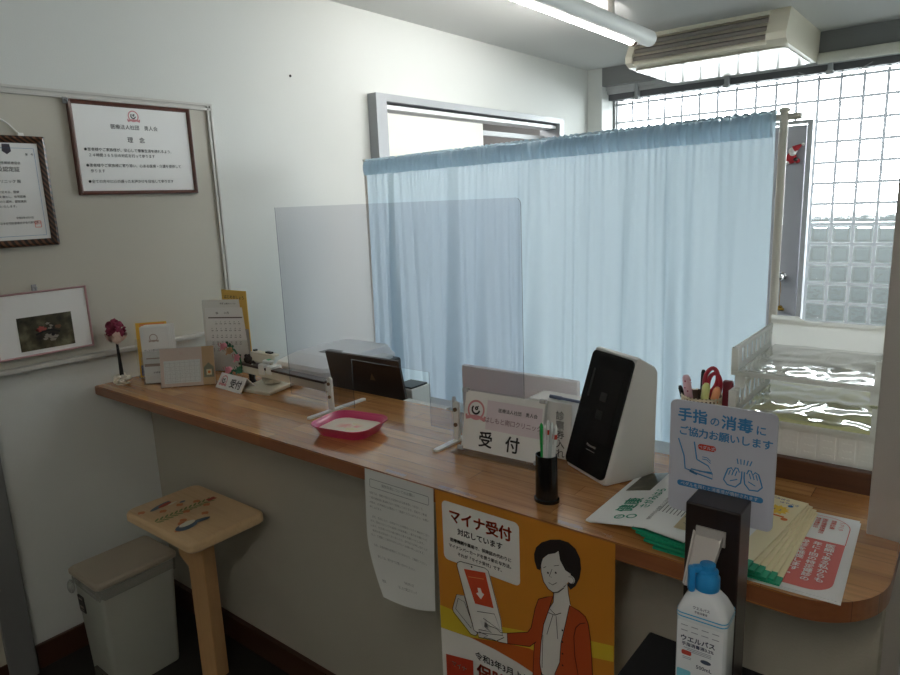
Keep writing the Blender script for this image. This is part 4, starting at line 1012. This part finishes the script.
t = thing('storage_basket', 'white plastic basket with square embossed panels under the letter trays', 'basket', (2.205, 1.63, .998))
g = G().box(-.135, .143, -.147, .17, 0, .003)
for s_, (a0, a1) in (('f', (-.135, .143)),):
    g.box(-.135, .143, -.15, -.146, 0, .065)
    n = 8
    for k in range(n):
        x0 = a0 + (a1 - a0) * k / n + .003; x1 = a0 + (a1 - a0) * (k + 1) / n - .003
        g.box(x0, x1, -.153, -.15, .006, .058, bev=.001)
        for r_ in range(3):
            for c_ in range(3): g.cyl(.0022, .0015, F((x0 + .008 + c_ * .0062, -.153, .016 + r_ * .015), (1, 0, 0), (0, 0, 1)), seg=8)
g.box(-.135, -.131, -.15, .17, 0, .065).box(.139, .143, -.15, .17, 0, .065).box(-.135, .143, .166, .17, 0, .065)
g.box(-.139, .147, -.156, -.145, .058, .067, bev=.002).box(-.139, -.130, -.15, .174, .058, .067, bev=.002).box(.138, .147, -.15, .174, .058, .067, bev=.002)
g.obj('basket_body', mat('basket_white', (244, 243, 240), .5), t)
G().tube([(-.118, -.156, .055), (-.114, -.160, .045), (-.118, -.158, .036), (-.122, -.160, .028), (-.118, -.157, .02)], .0012).obj('wire_hook', mat('dark_wire', (70, 66, 62), .4), t)

# pen basket with scissors
bx, by, bz = 1.99, 1.535, .998
t = thing('pen_basket', 'round cream perforated pen basket behind the hand sanitizer sign', 'pen holder', (bx, by, bz))
g = G(); R0 = .046; hh = .092
for k in range(9):
    z = .004 + k * (hh - .008) / 8
    g.tube([(R0 * math.cos(a), R0 * math.sin(a), z) for a in [2 * PI * i / 32 for i in range(32)]], .0022, seg=6, closed=True)
for k in range(32):
    a = 2 * PI * k / 32; g.box(-.0022, .0022, -.001, .001, 0, hh, T(R0 * math.cos(a), R0 * math.sin(a), 0) @ RZ(a + PI / 2))
g.cyl(R0, .003, T(0, 0, 0), seg=32)
g.obj('basket_body', mat('basket_cream', (226, 212, 184), .5), t)
G().cyl(R0 - .004, hh - .004, T(0, 0, .002), cap=False, seg=32).obj('inner_sleeve', mat('basket_inside', (110, 88, 72), .7), t, smooth=True)
RED = mat('scissor_red', (176, 44, 62), .35)
t = thing('scissors', 'red handled scissors standing handles up in the cream pen basket', 'scissors', (bx - .004, by + .005, bz + .006))
for sx, nm in ((-1, 0), (1, 1)):
    cx = (-.008, .020)[nm]
    loop = [(cx + .0155 * math.cos(a), .0, (.124, .113)[nm] + .029 * math.sin(a)) for a in [2 * PI * i / 22 for i in range(22)]]
    G().tube(loop, .0050, RZ(-.25) @ RY((.25, .10)[nm]), closed=True).obj('handle', RED, t, smooth=True)
G().box(-.008, .004, -.001, .001, .0, .095).box(-.004, .009, .0012, .0028, .0, .095).obj('blade', CHROME, t)
for (c, x, y, ln, ay, ax, r, lb, nm, grp) in (((232, 190, 200), -.024, -.012, .132, -.14, .05, .0095, 'pale pink patterned pen in the cream basket', 'patterned_pen', 1),
    ((20, 16, 18), -.034, .0, .106, -.25, .1, .0055, 'short black marker leaning at the left of the cream basket', 'marker', 1),
    ((24, 18, 20), -.008, .018, .142, .02, .02, .0055, 'tall black marker upright at the back of the cream basket', 'marker', 1),
    ((222, 226, 150), .002, -.02, .118, .12, .08, .0085, 'yellow green highlighter at the front of the cream basket', 'highlighter', 1),
    ((230, 160, 118), .020, -.016, .112, .22, .06, .0082, 'orange highlighter at the front of the cream basket', 'highlighter', 1)):
    p = thing(nm, lb, 'pen', (bx + x * .7, by + y * .7, bz + .005), 0, 'pens in the cream basket')
    Mx = RY(ay) @ RX(ax)
    G().lathe([(0, 0), (r * .6, .001), (r, .006), (r, ln - .03), (r * .95, ln - .006), (r * .6, ln), (0, ln + .001)], Mx, seg=14).obj('barrel', mat('pen_c%d_%d_%d' % c, c, .35), p, smooth=True)
    if nm == 'highlighter': G().lathe([(r * 1.08, ln - .032), (r * 1.08, ln - .005), (r * .6, ln + .003), (0, ln + .003)], Mx, seg=14).obj('cap', mat('cap_c%d' % c[0], tuple(min(255, int(v * 1.1)) for v in c), .3, coat=.5), p, smooth=True)
    if nm == 'patterned_pen':
        g = G()
        for k in range(9): g.sph(.0022, Mx @ T(r * .9 * math.cos(k * 2.2), r * .9 * math.sin(k * 2.2), ln - .012 - .008 * (k % 5)), seg=6)
        g.obj('dot_pattern', mat('dots_rose', (186, 84, 110), .5), p)
    if nm == 'marker': G().box(-.001, .001, -r - .002, -r, ln - .04, ln - .008, Mx).obj('pocket_clip', BLACK, p)
o = G().box(-.011, .011, -.008, .008, 0, .133, bev=.004).obj('burgundy_case', mat('burgundy', (120, 24, 40), .45), smooth=True); o.location = (bx + .058, by - .005, bz); tag(o, 'slim burgundy case standing right beside the cream pen basket', 'case')

# ------------------------------------------------------------------ stool
t = thing('stool', 'small pine stool with painted birds and leaves on its rounded square seat', 'stool', (.548, 1.045, 0))
def seat(e, z): return [(p[0], p[1], z) for p in rrect(-.208 + e, .198 - e, -.138 + e, .130 - e, .03 - e * .5, 6)]
G().loft([seat(.006, .568), seat(0, .574), seat(0, .592), seat(.003, .598), seat(.009, .602)]).obj('seat', PINE, t, smooth=True, angle=30)
PV = wood('pine_shaded', (204, 160, 110), (196, 152, 104), (166, 114, 72), .4, .2, 2, .5, blocks=False, swap=(0, PI / 2, 0), coat=.2)  # same pine as the seat, darkened to put its shade into the colour
MP = RZ(math.radians(12))
G().box(-.036, .036, -.026, .026, .0, .57, MP, bev=.003).obj('leg', PV, t)
G().prism([(-.08, .44), (-.036, .40), (-.036, .57), (-.055, .57), (-.055, .49), (-.08, .51)], -.014, .014, MP @ F((0, -.005, 0), (1, 0, 0), (0, 0, 1))).obj('brace', PV, t)
M = T(0, 0, .6024)
# painted decoration lies in the seat plane
def blob(g_, cx, cy, rx, ry, a, z=0, n=14): g_.poly([(cx + rx * math.cos(q) * math.cos(a) - ry * math.sin(q) * math.sin(a), cy + rx * math.cos(q) * math.sin(a) + ry * math.sin(q) * math.cos(a)) for q in [2 * PI * i / n for i in range(n)]], M @ T(0, 0, z))
BA = PI / 2   # decoration axis
def dec(a_, b_):  # a along the branch, b across
    return (-.036 - b_, -.016 + a_)
g = G()
for k in range(12):
    for s_ in (-1, 1):
        x, y = dec(-.092 + k * .0165, s_ * .010); blob(g, x, y, .012, .0038, BA + s_ * .7, k * .0001)
p0 = dec(-.09, 0); p1 = dec(.085, 0); g.line([p0, p1], .0018, M)
g.obj('leaf_print', mat('paint_green', (122, 140, 84), .5), t)
g = G()
for a_, b_ in ((-.095, .100), (-.048, .051), (-.045, -.065), (.062, -.025), (-.091, -.116), (.024, -.077), (-.004, -.015), (.057, .027), (-.06, -.08), (.01, .05)):
    for k in range(4):
        x, y = dec(a_ + .005 * math.cos(k * 1.6), b_ + .005 * math.sin(k * 1.6)); blob(g, x, y, .0085, .006, k, .0014 + .0001 * k, 10)
g.obj('flower_print', mat('paint_orange', (206, 128, 84), .5), t)
g = G()
x, y = dec(.095, 0); blob(g, x, y, .018, .008, BA + .5, .002); blob(g, x, y, .018, .008, BA - .5, .0021)
x, y = dec(-.02, .090); blob(g, x, y, .026, .010, BA + .25, .0026)
g.obj('red_print', mat('paint_red', (172, 72, 56), .5), t)
g = G()
x, y = dec(-.035, .094); blob(g, x, y, .042, .011, BA + .3, .0022); x, y = dec(.027, .063); blob(g, x, y, .010, .007, BA, .0023)
x, y = dec(-.062, -.112); blob(g, x, y, .036, .024, BA + .1, .0022); x, y = dec(-.012, -.112); blob(g, x, y, .030, .011, BA - .2, .0023)
g.obj('bird_print', mat('paint_slate', (92, 110, 124), .5), t)
g = G()
x, y = dec(-.052, -.100); blob(g, x, y, .028, .014, BA + .1, .0030); x, y = dec(.0, .078); blob(g, x, y, .018, .005, BA + .2, .0031)
g.obj('white_print', mat('paint_white', (226, 220, 204), .5), t)

# ------------------------------------------------------------------ waste bin
t = thing('waste_bin', 'tall pale grey pedal bin with brown lid and clear bag, under the stool', 'bin', (.285, .908, 0))
def bn(w, d, z): return [(p[0], p[1], z) for p in rrect(-w / 2, w / 2, -d / 2, d / 2, .018, 4)]
BINM = mat('bin_grey', (176, 178, 168), .5)
G().loft([bn(.165, .225, 0), bn(.168, .228, .01), bn(.198, .256, .388), bn(.186, .244, .388), bn(.158, .218, .02)]).obj('bin_body', BINM, t, smooth=True, angle=40)
G().loft([bn(.206, .268, .391), bn(.214, .276, .395), bn(.214, .276, .407), bn(.200, .262, .413)]).obj('lid', mat('lid_brown', (172, 160, 142), .5), t, smooth=True, angle=30)
rn2 = random.Random(11)
def bagf(u, v):
    a = 2 * PI * u; k = 1.03 + .022 * noise.noise(Vector((math.cos(a) * 4, math.sin(a) * 4, v * 3)))
    P = rrect(-.1, .1, -.129, .129, .02, 8); q = u * len(P); i = int(q) % len(P); j = (i + 1) % len(P); f = q % 1
    x = P[i][0] * (1 - f) + P[j][0] * f; y = P[i][1] * (1 - f) + P[j][1] * f
    drop = .035 + .03 * noise.noise(Vector((math.cos(a) * 2, math.sin(a) * 2, 5)))
    return (x * k, y * k, .390 - drop * v)
G().grid(90, 5, bagf).sph(.016, T(-.085, -.14, .35), sc=(1, .7, 1.5)).obj('bin_bag', clear_mat('bag_film', (.8, .8, .78), .3, .3, (205, 205, 198), .2), t, smooth=True, angle=180)
G().box(-.02, .02, -.004, .0, 0, .06, T(-.055, -.1230, .26) @ RX(.04)).obj('sticker', mat('sticker_dark', (40, 34, 32), .5), t)
g = G(); M = T(-.055, -.1230, .26) @ RX(.04) @ F((0, -.0045, 0), (1, 0, 0), (0, 0, 1))
g.line([(-.012, .05), (.012, .05)], .006, M).line([(-.012, .02), (.012, .02)], .008, M).line([(-.01, .008), (.01, .008)], .003, M); g.obj('sticker_print', mat('sticker_pale', (170, 160, 150), .6), t)
G().box(-.04, .04, -.012, .0, .0, .055, T(0, -.114, .004)).obj('pedal_recess', mat('recess_dark', (88, 86, 78), .6), t)
G().box(-.035, .035, -.03, .0, .008, .018, T(0, -.118, 0), bev=.003).obj('pedal', mat('pedal_brown', (120, 104, 84), .5), t)

# ------------------------------------------------------------------ papers hanging from the counter edge
def hangf(x0, x1, z1, z0, y, curl, k=0):
    def f(u, v):
        z = z1 + (z0 - z1) * v
        return (x0 + (x1 - x0) * u - .012 * v * v * (1 - u) * 0, y - .004 * math.sin(PI * v) - curl * v ** 3 - .0025 * math.sin(u * 5 + v * 3) * v + k, z + .012 * (1 - u) * (v ** 2) * 0)
    return f
t = thing('hanging_notice', 'white A4 letter taped to the counter edge, left of the orange poster', 'notice', (1.385, 1.0165, CT - .002))
_h0 = hangf(.0, .2095, 0, -.284, 0, .006)
def hf(u, v):
    p = _h0(u, v); c = max(0, (v - .55) / .45) ** 2
    return (p[0] + c * (1 - u) * .062 - .004 * v * u, p[1] - c * (1 - u) * .02, p[2] - c * .022 * math.sin(PI * min(1, max(0, 1 - abs(u - .4) * 1.4)) / 2))
G().grid(10, 20, hf).obj('sheet', mat('hanging_paper', (214, 214, 210), .8), t, smooth=True, angle=180, norm=False)
def drop(g_, f, W, H, dz=.0007):
    for v in g_.bm.verts:
        p = f(v.co.x / W, -v.co.y / H); v.co = Vector((p[0], p[1] - dz, p[2]))
g = G().text('発熱外来についてのお願い', .0085, I4, .105, -.034, .002, 'CENTER').line(rrect(.016, .196, -.042, -.022, .003, 2), .0012, I4, closed=True)
body = ['当院では、発熱や咳などの症状のある患者様につきまして、', '一般の患者様と動線を分けて診察しております。受診をご希望', 'の際は、必ず事前にお電話にてご連絡くださいますよう、お願い', '申し上げます。', '', '　また、症状により、診察までにお時間をいただく場合がござい', 'ます。院内ではマスクの着用と手指消毒にご協力をお願いいた', 'します。付き添いの方は最小限の人数でお願いいたします。', '　体調の急な変化がございましたら、受付までお申し付けくだ', 'さい。ご理解とご協力のほどよろしくお願い申し上げます。', '', '　なお、診察時間の変更がございますので、ご確認ください。', '', '　　詳しくは、受付までお問い合わせください。', '', '', '　　　　　　　　　　　　　　令和3年11月', '　敬具　　　　　　　はしもと南口クリニック']
for k, s_ in enumerate(body):
    if s_: g.text(s_, .0063, I4, .014, -.058 - k * .0118, 0)
drop(g, hf, .2095, .287); g.obj('lettering', GREYINK, t)
# poster
PX0 = 1.598; PW = .414; PH = .585
t = thing('orange_poster', 'large orange poster with a drawn woman at a card reader, hanging on the counter front', 'poster', (PX0, 1.0170, CT - .003))
def pf(u, v): return (PW * u, 0, -PH * v)
POR = mat('poster_orange', (206, 134, 42), .45, coat=.3)
G().grid(14, 24, pf).obj('sheet', POR, t, smooth=True, angle=180, norm=False)
def dp(g_, nm, m, k=1): drop(g_, pf, PW, PH, .0006 * k); return g_.obj(nm, m, t, norm=False)
OUT = mat('poster_line', (34, 24, 22), .6); PWH = mat('poster_white', (232, 228, 222), .5); PRED = mat('poster_red', (206, 74, 40), .5); PJK = mat('poster_jacket', (186, 78, 34), .5); PYL = mat('poster_yellow', (214, 186, 52), .5)
g = G().poly([(0, -.274), (.065, -.274), (.124, -.273), (.234, -.247), (.327, -.219), (.413, -.203), (.413, -.236), (.367, -.246), (.233, -.287), (.147, -.316), (.08, -.322), (0, -.331)]); dp(g, 'yellow_band', PYL, 1)
g = G().poly([(0, -.331), (.08, -.323), (.147, -.316), (.229, -.318), (.32, -.345), (PW, -.36), (PW, -PH), (0, -PH)]); dp(g, 'white_area', PWH, 1.2)
g = G().poly([(.08, -.322), (.172, -.298), (.233, -.285), (.30, -.30), (.30, -.345), (.247, -.339), (.202, -.330), (.147, -.324)]); dp(g, 'orange_band', mat('poster_band', (196, 96, 34), .5), 1.5)
g = G().poly(rrect(.018, .213, -.155, -.018, .012)); dp(g, 'speech_panel', PWH, 1)
g = G().text('マイナ受付', .0325, I4, .116, -.060, .035, 'CENTER', sp=.97); dp(g, 'red_lettering', PRED, 2)
g = G().text('対応しています', .0165, I4, .116, -.086, .024, 'CENTER')
for k, s_ in enumerate(('医療機関や薬局で、保険証の代わりに', 'マイナンバーカードを使う新たな方法。', 'それが「マイナ受付」です。')): g.text(s_, .0092, I4, .116, -.107 - k * .0145, .022, 'CENTER')
g.text('令和3年3月より', .0200, I4, .094, -.366, .026)
dp(g, 'black_lettering', OUT, 2.4)
g = G().text('保険証', .040, I4, .097, -.410, .036); dp(g, 'orange_lettering', PRED, 2.4)
# drawn terminal
def sh(pts): return [(a, b) for a, b in pts]
hair = [(0.264, -0.084), (0.26, -0.102), (0.253, -0.101), (0.248, -0.086), (0.247, -0.072), (0.252, -0.056), (0.264, -0.042), (0.284, -0.03), (0.304, -0.024), (0.322, -0.024), (0.337, -0.033), (0.346, -0.049), (0.348, -0.069), (0.345, -0.089), (0.336, -0.109), (0.326, -0.12), (0.32, -0.113), (0.323, -0.099), (0.327, -0.087), (0.323, -0.086), (0.315, -0.083), (0.304, -0.066), (0.301, -0.048), (0.294, -0.055), (0.279, -0.062), (0.267, -0.074)]
face = [(0.262, -0.088), (0.264, -0.079), (0.279, -0.060), (0.294, -0.053), (0.302, -0.046), (0.315, -0.06), (0.327, -0.083), (0.326, -0.088), (0.322, -0.104), (0.312, -0.121), (0.3, -0.134), (0.29, -0.139), (0.278, -0.135), (0.268, -0.123), (0.263, -0.104)]
neck = [(0.29, -0.137), (0.3, -0.132), (0.312, -0.119), (0.32, -0.109), (0.322, -0.13), (0.326, -0.151), (0.31, -0.172), (0.293, -0.184), (0.28, -0.176), (0.289, -0.159)]
top = [(0.28, -0.176), (0.293, -0.184), (0.31, -0.172), (0.326, -0.151), (0.318, -0.197), (0.308, -0.242), (0.304, -0.285), (0.291, -0.330), (0.262, -0.330), (0.255, -0.305), (0.258, -0.261), (0.265, -0.216)]
jl = [(0.289, -0.146), (0.272, -0.155), (0.256, -0.165), (0.248, -0.188), (0.238, -0.235), (0.23, -0.248), (0.18, -0.271), (0.18, -0.295), (0.234, -0.279), (0.245, -0.267), (0.242, -0.312), (0.24, -0.349), (0.252, -0.39), (0.261, -0.34), (0.257, -0.305), (0.26, -0.261), (0.267, -0.216), (0.28, -0.176)]
jr = [(0.324, -0.153), (0.344, -0.157), (0.357, -0.164), (0.363, -0.177), (0.367, -0.203), (0.37, -0.241), (0.373, -0.30), (0.376, -0.40), (0.29, -0.40), (0.291, -0.315), (0.302, -0.285), (0.305, -0.242), (0.315, -0.197)]
hand = [(0.18, -0.271), (0.164, -0.276), (0.153, -0.271), (0.136, -0.272), (0.124, -0.269), (0.122, -0.278), (0.14, -0.286), (0.128, -0.287), (0.107, -0.292), (0.107, -0.297), (0.131, -0.297), (0.119, -0.306), (0.139, -0.301), (0.16, -0.3), (0.18, -0.295)]
dev = [(0.054, -0.160), (0.056, -0.152), (0.064, -0.147), (0.129, -0.141), (0.137, -0.145), (0.165, -0.246), (0.168, -0.281), (0.102, -0.301), (0.094, -0.299)]
side = [(0.05, -0.23), (0.037, -0.269), (0.039, -0.276), (0.085, -0.312), (0.098, -0.311), (0.105, -0.3), (0.094, -0.299), (0.071, -0.226)]
sidein = [(0.054, -0.238), (0.046, -0.266), (0.087, -0.297), (0.091, -0.285), (0.071, -0.240)]
slot = [(0.104, -0.25), (0.149, -0.239), (0.164, -0.272), (0.12, -0.26)]
base_ = [(0.102, -0.301), (0.106, -0.311), (0.152, -0.301), (0.172, -0.284), (0.168, -0.281)]
WHT = mat('poster_skin', (222, 218, 212), .5)
g = G().poly(side).poly(base_); dp(g, 'drawn_terminal_side', mat('poster_greywhite', (206, 202, 196), .5), 1.8)
g = G().poly(dev); dp(g, 'drawn_terminal', PWH, 2.0)
g = G().poly([(0.072, -0.162), (0.128, -0.152), (0.147, -0.227), (0.099, -0.234)]); dp(g, 'drawn_screen', PRED, 2.6)
g = G().poly([(0.107, -0.194), (0.115, -0.192), (0.118, -0.201), (0.124, -0.203), (0.115, -0.218), (0.103, -0.208), (0.109, -0.204)]); dp(g, 'drawn_arrow', PWH, 3.2)
g = G().poly([(.241, -.345), (0.262, -0.325), (0.291, -0.318), (0.298, -0.40), (0.241, -0.40)]); dp(g, 'drawn_skirt', OUT, 1.9)
g = G().poly(top); dp(g, 'drawn_blouse', WHT, 2.2)
g = G().poly(neck).poly(face); dp(g, 'drawn_face', WHT, 2.6)
g = G().poly(jl).poly(jr); dp(g, 'drawn_jacket', PJK, 2.9)
g = G().poly(hand).poly([(0.109, -0.268), (0.126, -0.267), (0.134, -0.277), (0.117, -0.284)]); dp(g, 'drawn_hand', WHT, 3.3)
g = G().poly(hair); dp(g, 'drawn_hair', OUT, 3.2)
g = G().poly(circ(.327, -.098, .0085, 12)); dp(g, 'drawn_ear', WHT, 3.8)
g = G(); W2 = .0015
for P, cl in ((dev, 1), (side, 1), (base_, 0), (face[:2] + [], 0), ([face[0]] + face[:8:-1], 0), (neck[2:5] + neck[5:6], 0), (neck[:1] + neck[:6:-1], 0), (jl, 1), (jr, 1), (hand, 1), (sidein, 1), (slot, 0)): g.line(P, W2, I4, closed=bool(cl))
g.line([(0.337, -0.195), (0.333, -0.216), (0.335, -0.257), (0.343, -0.301), (.347, -.38)], W2, I4).line([(0.337, -0.195), (0.346, -0.183), (0.357, -0.177)], W2, I4)
g.line([(0.234, -0.279), (0.249, -0.262)], W2, I4)
g.line([(.276, -.186), (.292, -.186), (.306, -.176)], W2, I4).line([(.288, -.187), (.274, -.235)], W2 * .8, I4).line([(.295, -.187), (.298, -.235)], W2 * .8, I4).line([(.265, -.24), (.262, -.315)], W2 * .8, I4)
for a, b in ((0.278, -0.101), (0.295, -0.095)): g.poly(circ(a, b, .0022, 8))
g.line([(0.287, -0.09), (0.281, -0.107), (0.286, -0.108)], W2 * .7, I4).line([(0.279, -0.121), (0.288, -0.123), (0.297, -0.115)], W2 * .8, I4)
g.line([(0.268, -0.094), (0.274, -0.089)], W2 * .7, I4).line([(0.291, -0.082), (0.302, -0.077)], W2 * .7, I4)
g.line([(.322, -.094), (.330, -.092), (.334, -.100), (.328, -.107)], W2 * .6, I4)
for k in range(4): g.poly(circ(.3085, -.212 - k * .0255, .0020, 8))
g.poly(circ(.094, -.150, .0022, 8))
dp(g, 'drawn_outline', OUT, 4.2)
g = G().line([(.084, -.176), (.124, -.168)], .0016, I4); dp(g, 'screen_print', mat('poster_print_tan', (226, 150, 90), .5), 3.4)
g = G().poly([(.012, -.392), (.088, -.376), (.088, -.46), (.012, -.46)]); dp(g, 'red_block', mat('poster_redblock', (198, 66, 40), .5), 3)
g = G().text('マイナ', .014, I4, .028, -.412, .02); dp(g, 'block_lettering', PWH, 4)
# tape strips
for i, (x0, x1) in enumerate(((1.44, 1.50), (1.60, 1.70), (1.88, 2.00))):
    o = G().box(0, x1 - x0, -.011, .0006, .0002, .0004).obj('tape_strip', clear_mat('clear_tape_%d' % i, (.97, .97, .97), .06, .0)); o.location = (x0, 1.036, CT)
    tag(o, ('clear tape strip on the counter edge above the white letter', 'clear tape strip above the left corner of the orange poster', 'clear tape strip above the right corner of the orange poster')[i], 'tape', 'tape strips on the counter edge')

# ------------------------------------------------------------------ light, world, camera
w = bpy.data.worlds.new('world'); scn.world = w; w.use_nodes = True
N = w.node_tree.nodes; L = w.node_tree.links; N.clear()
o = N.new('ShaderNodeOutputWorld'); b = N.new('ShaderNodeBackground'); L.new(b.outputs[0], o.inputs[0])
tc = N.new('ShaderNodeTexCoord'); sp = N.new('ShaderNodeSeparateXYZ'); mr = N.new('ShaderNodeMapRange'); mc = N.new('ShaderNodeMix'); mc.data_type = 'RGBA'
mr.inputs['From Min'].default_value = -.20; mr.inputs['From Max'].default_value = -.12
mc.inputs[6].default_value = (.10, .11, .11, 1); mc.inputs[7].default_value = (.90, .96, 1.0, 1)   # ground far away, overcast sky
L.new(tc.outputs['Generated'], sp.inputs[0]); L.new(sp.outputs[2], mr.inputs[0]); L.new(mr.outputs[0], mc.inputs[0]); L.new(mc.outputs[2], b.inputs[0])
b.inputs[1].default_value = 7.0
def area(name, loc, rot, sx, sy, power, c=(1, 1, 1), portal=False):
    l = bpy.data.lights.new(name, 'AREA'); l.shape = 'RECTANGLE'; l.size = sx; l.size_y = sy; l.energy = power; l.color = c
    if portal: l.cycles.is_portal = True
    q = bpy.data.objects.new(name, l); col.objects.link(q); q.location = loc; q.rotation_euler = rot; return q
area('window_portal', (2.1, 5.32, 1.25), (-PI / 2, 0, 0), 4.2, 2.4, 1, portal=True)
area('side_room_fill', (-.6, 3.6, 2.25), (0, 0, 0), .3, 1.0, 9)  # added fill light without a fitting, lifts the dark room behind the sliding door
# added fill: unseen tube lamp behind the camera that brightens the front faces
t = thing('fluorescent_lamp', 'added unseen fluorescent fill lamp over the waiting area behind the viewer', 'ceiling lamp', (2.6, -.9, CEIL))
G().box(-.05, .05, -.65, .65, -.06, 0, bev=.004).obj('lamp_body', MATS['lamp_white'], t)
TB2, nt, N, L = newmat('fill_tube'); o = N.new('ShaderNodeOutputMaterial'); e = N.new('ShaderNodeEmission'); e.inputs[0].default_value = (1, .94, .86, 1); e.inputs[1].default_value = 18
L.new(e.outputs[0], o.inputs[0])
G().cyl(.016, 1.19, T(0, .595, -.085) @ RX(PI / 2)).obj('tube', TB2, t, smooth=True)

cam = bpy.data.cameras.new('camera'); co = bpy.data.objects.new('camera', cam); col.objects.link(co); scn.camera = co
cam.sensor_width = 36; cam.lens = 668.14 / 900 * 36; cam.clip_start = .02
yaw, pit, roll = [math.radians(q) for q in (38.763, -11.458, -2.291)]
f = Vector((-math.sin(yaw) * math.cos(pit), math.cos(yaw) * math.cos(pit), math.sin(pit)))
r = Vector((math.cos(yaw), math.sin(yaw), 0)); u = r.cross(f)
r2 = math.cos(roll) * r + math.sin(roll) * u; u2 = -math.sin(roll) * r + math.cos(roll) * u
Mc = Matrix.Identity(4)
for i in range(3): Mc[i][0] = r2[i]; Mc[i][1] = u2[i]; Mc[i][2] = -f[i]
Mc[0][3], Mc[1][3], Mc[2][3] = 2.473, 0, 1.552
co.matrix_world = Mc
vs = scn.view_settings; vs.view_transform = 'Standard'; vs.look = 'None'; vs.gamma = 1; vs.use_curve_mapping = False; vs.exposure = 1.85
scn.cycles.max_bounces = 10; scn.cycles.diffuse_bounces = 6; scn.cycles.transparent_max_bounces = 24; scn.cycles.transmission_bounces = 8
scn.cycles.use_denoising = True; scn.cycles.caustics_refractive = False; scn.cycles.caustics_reflective = False
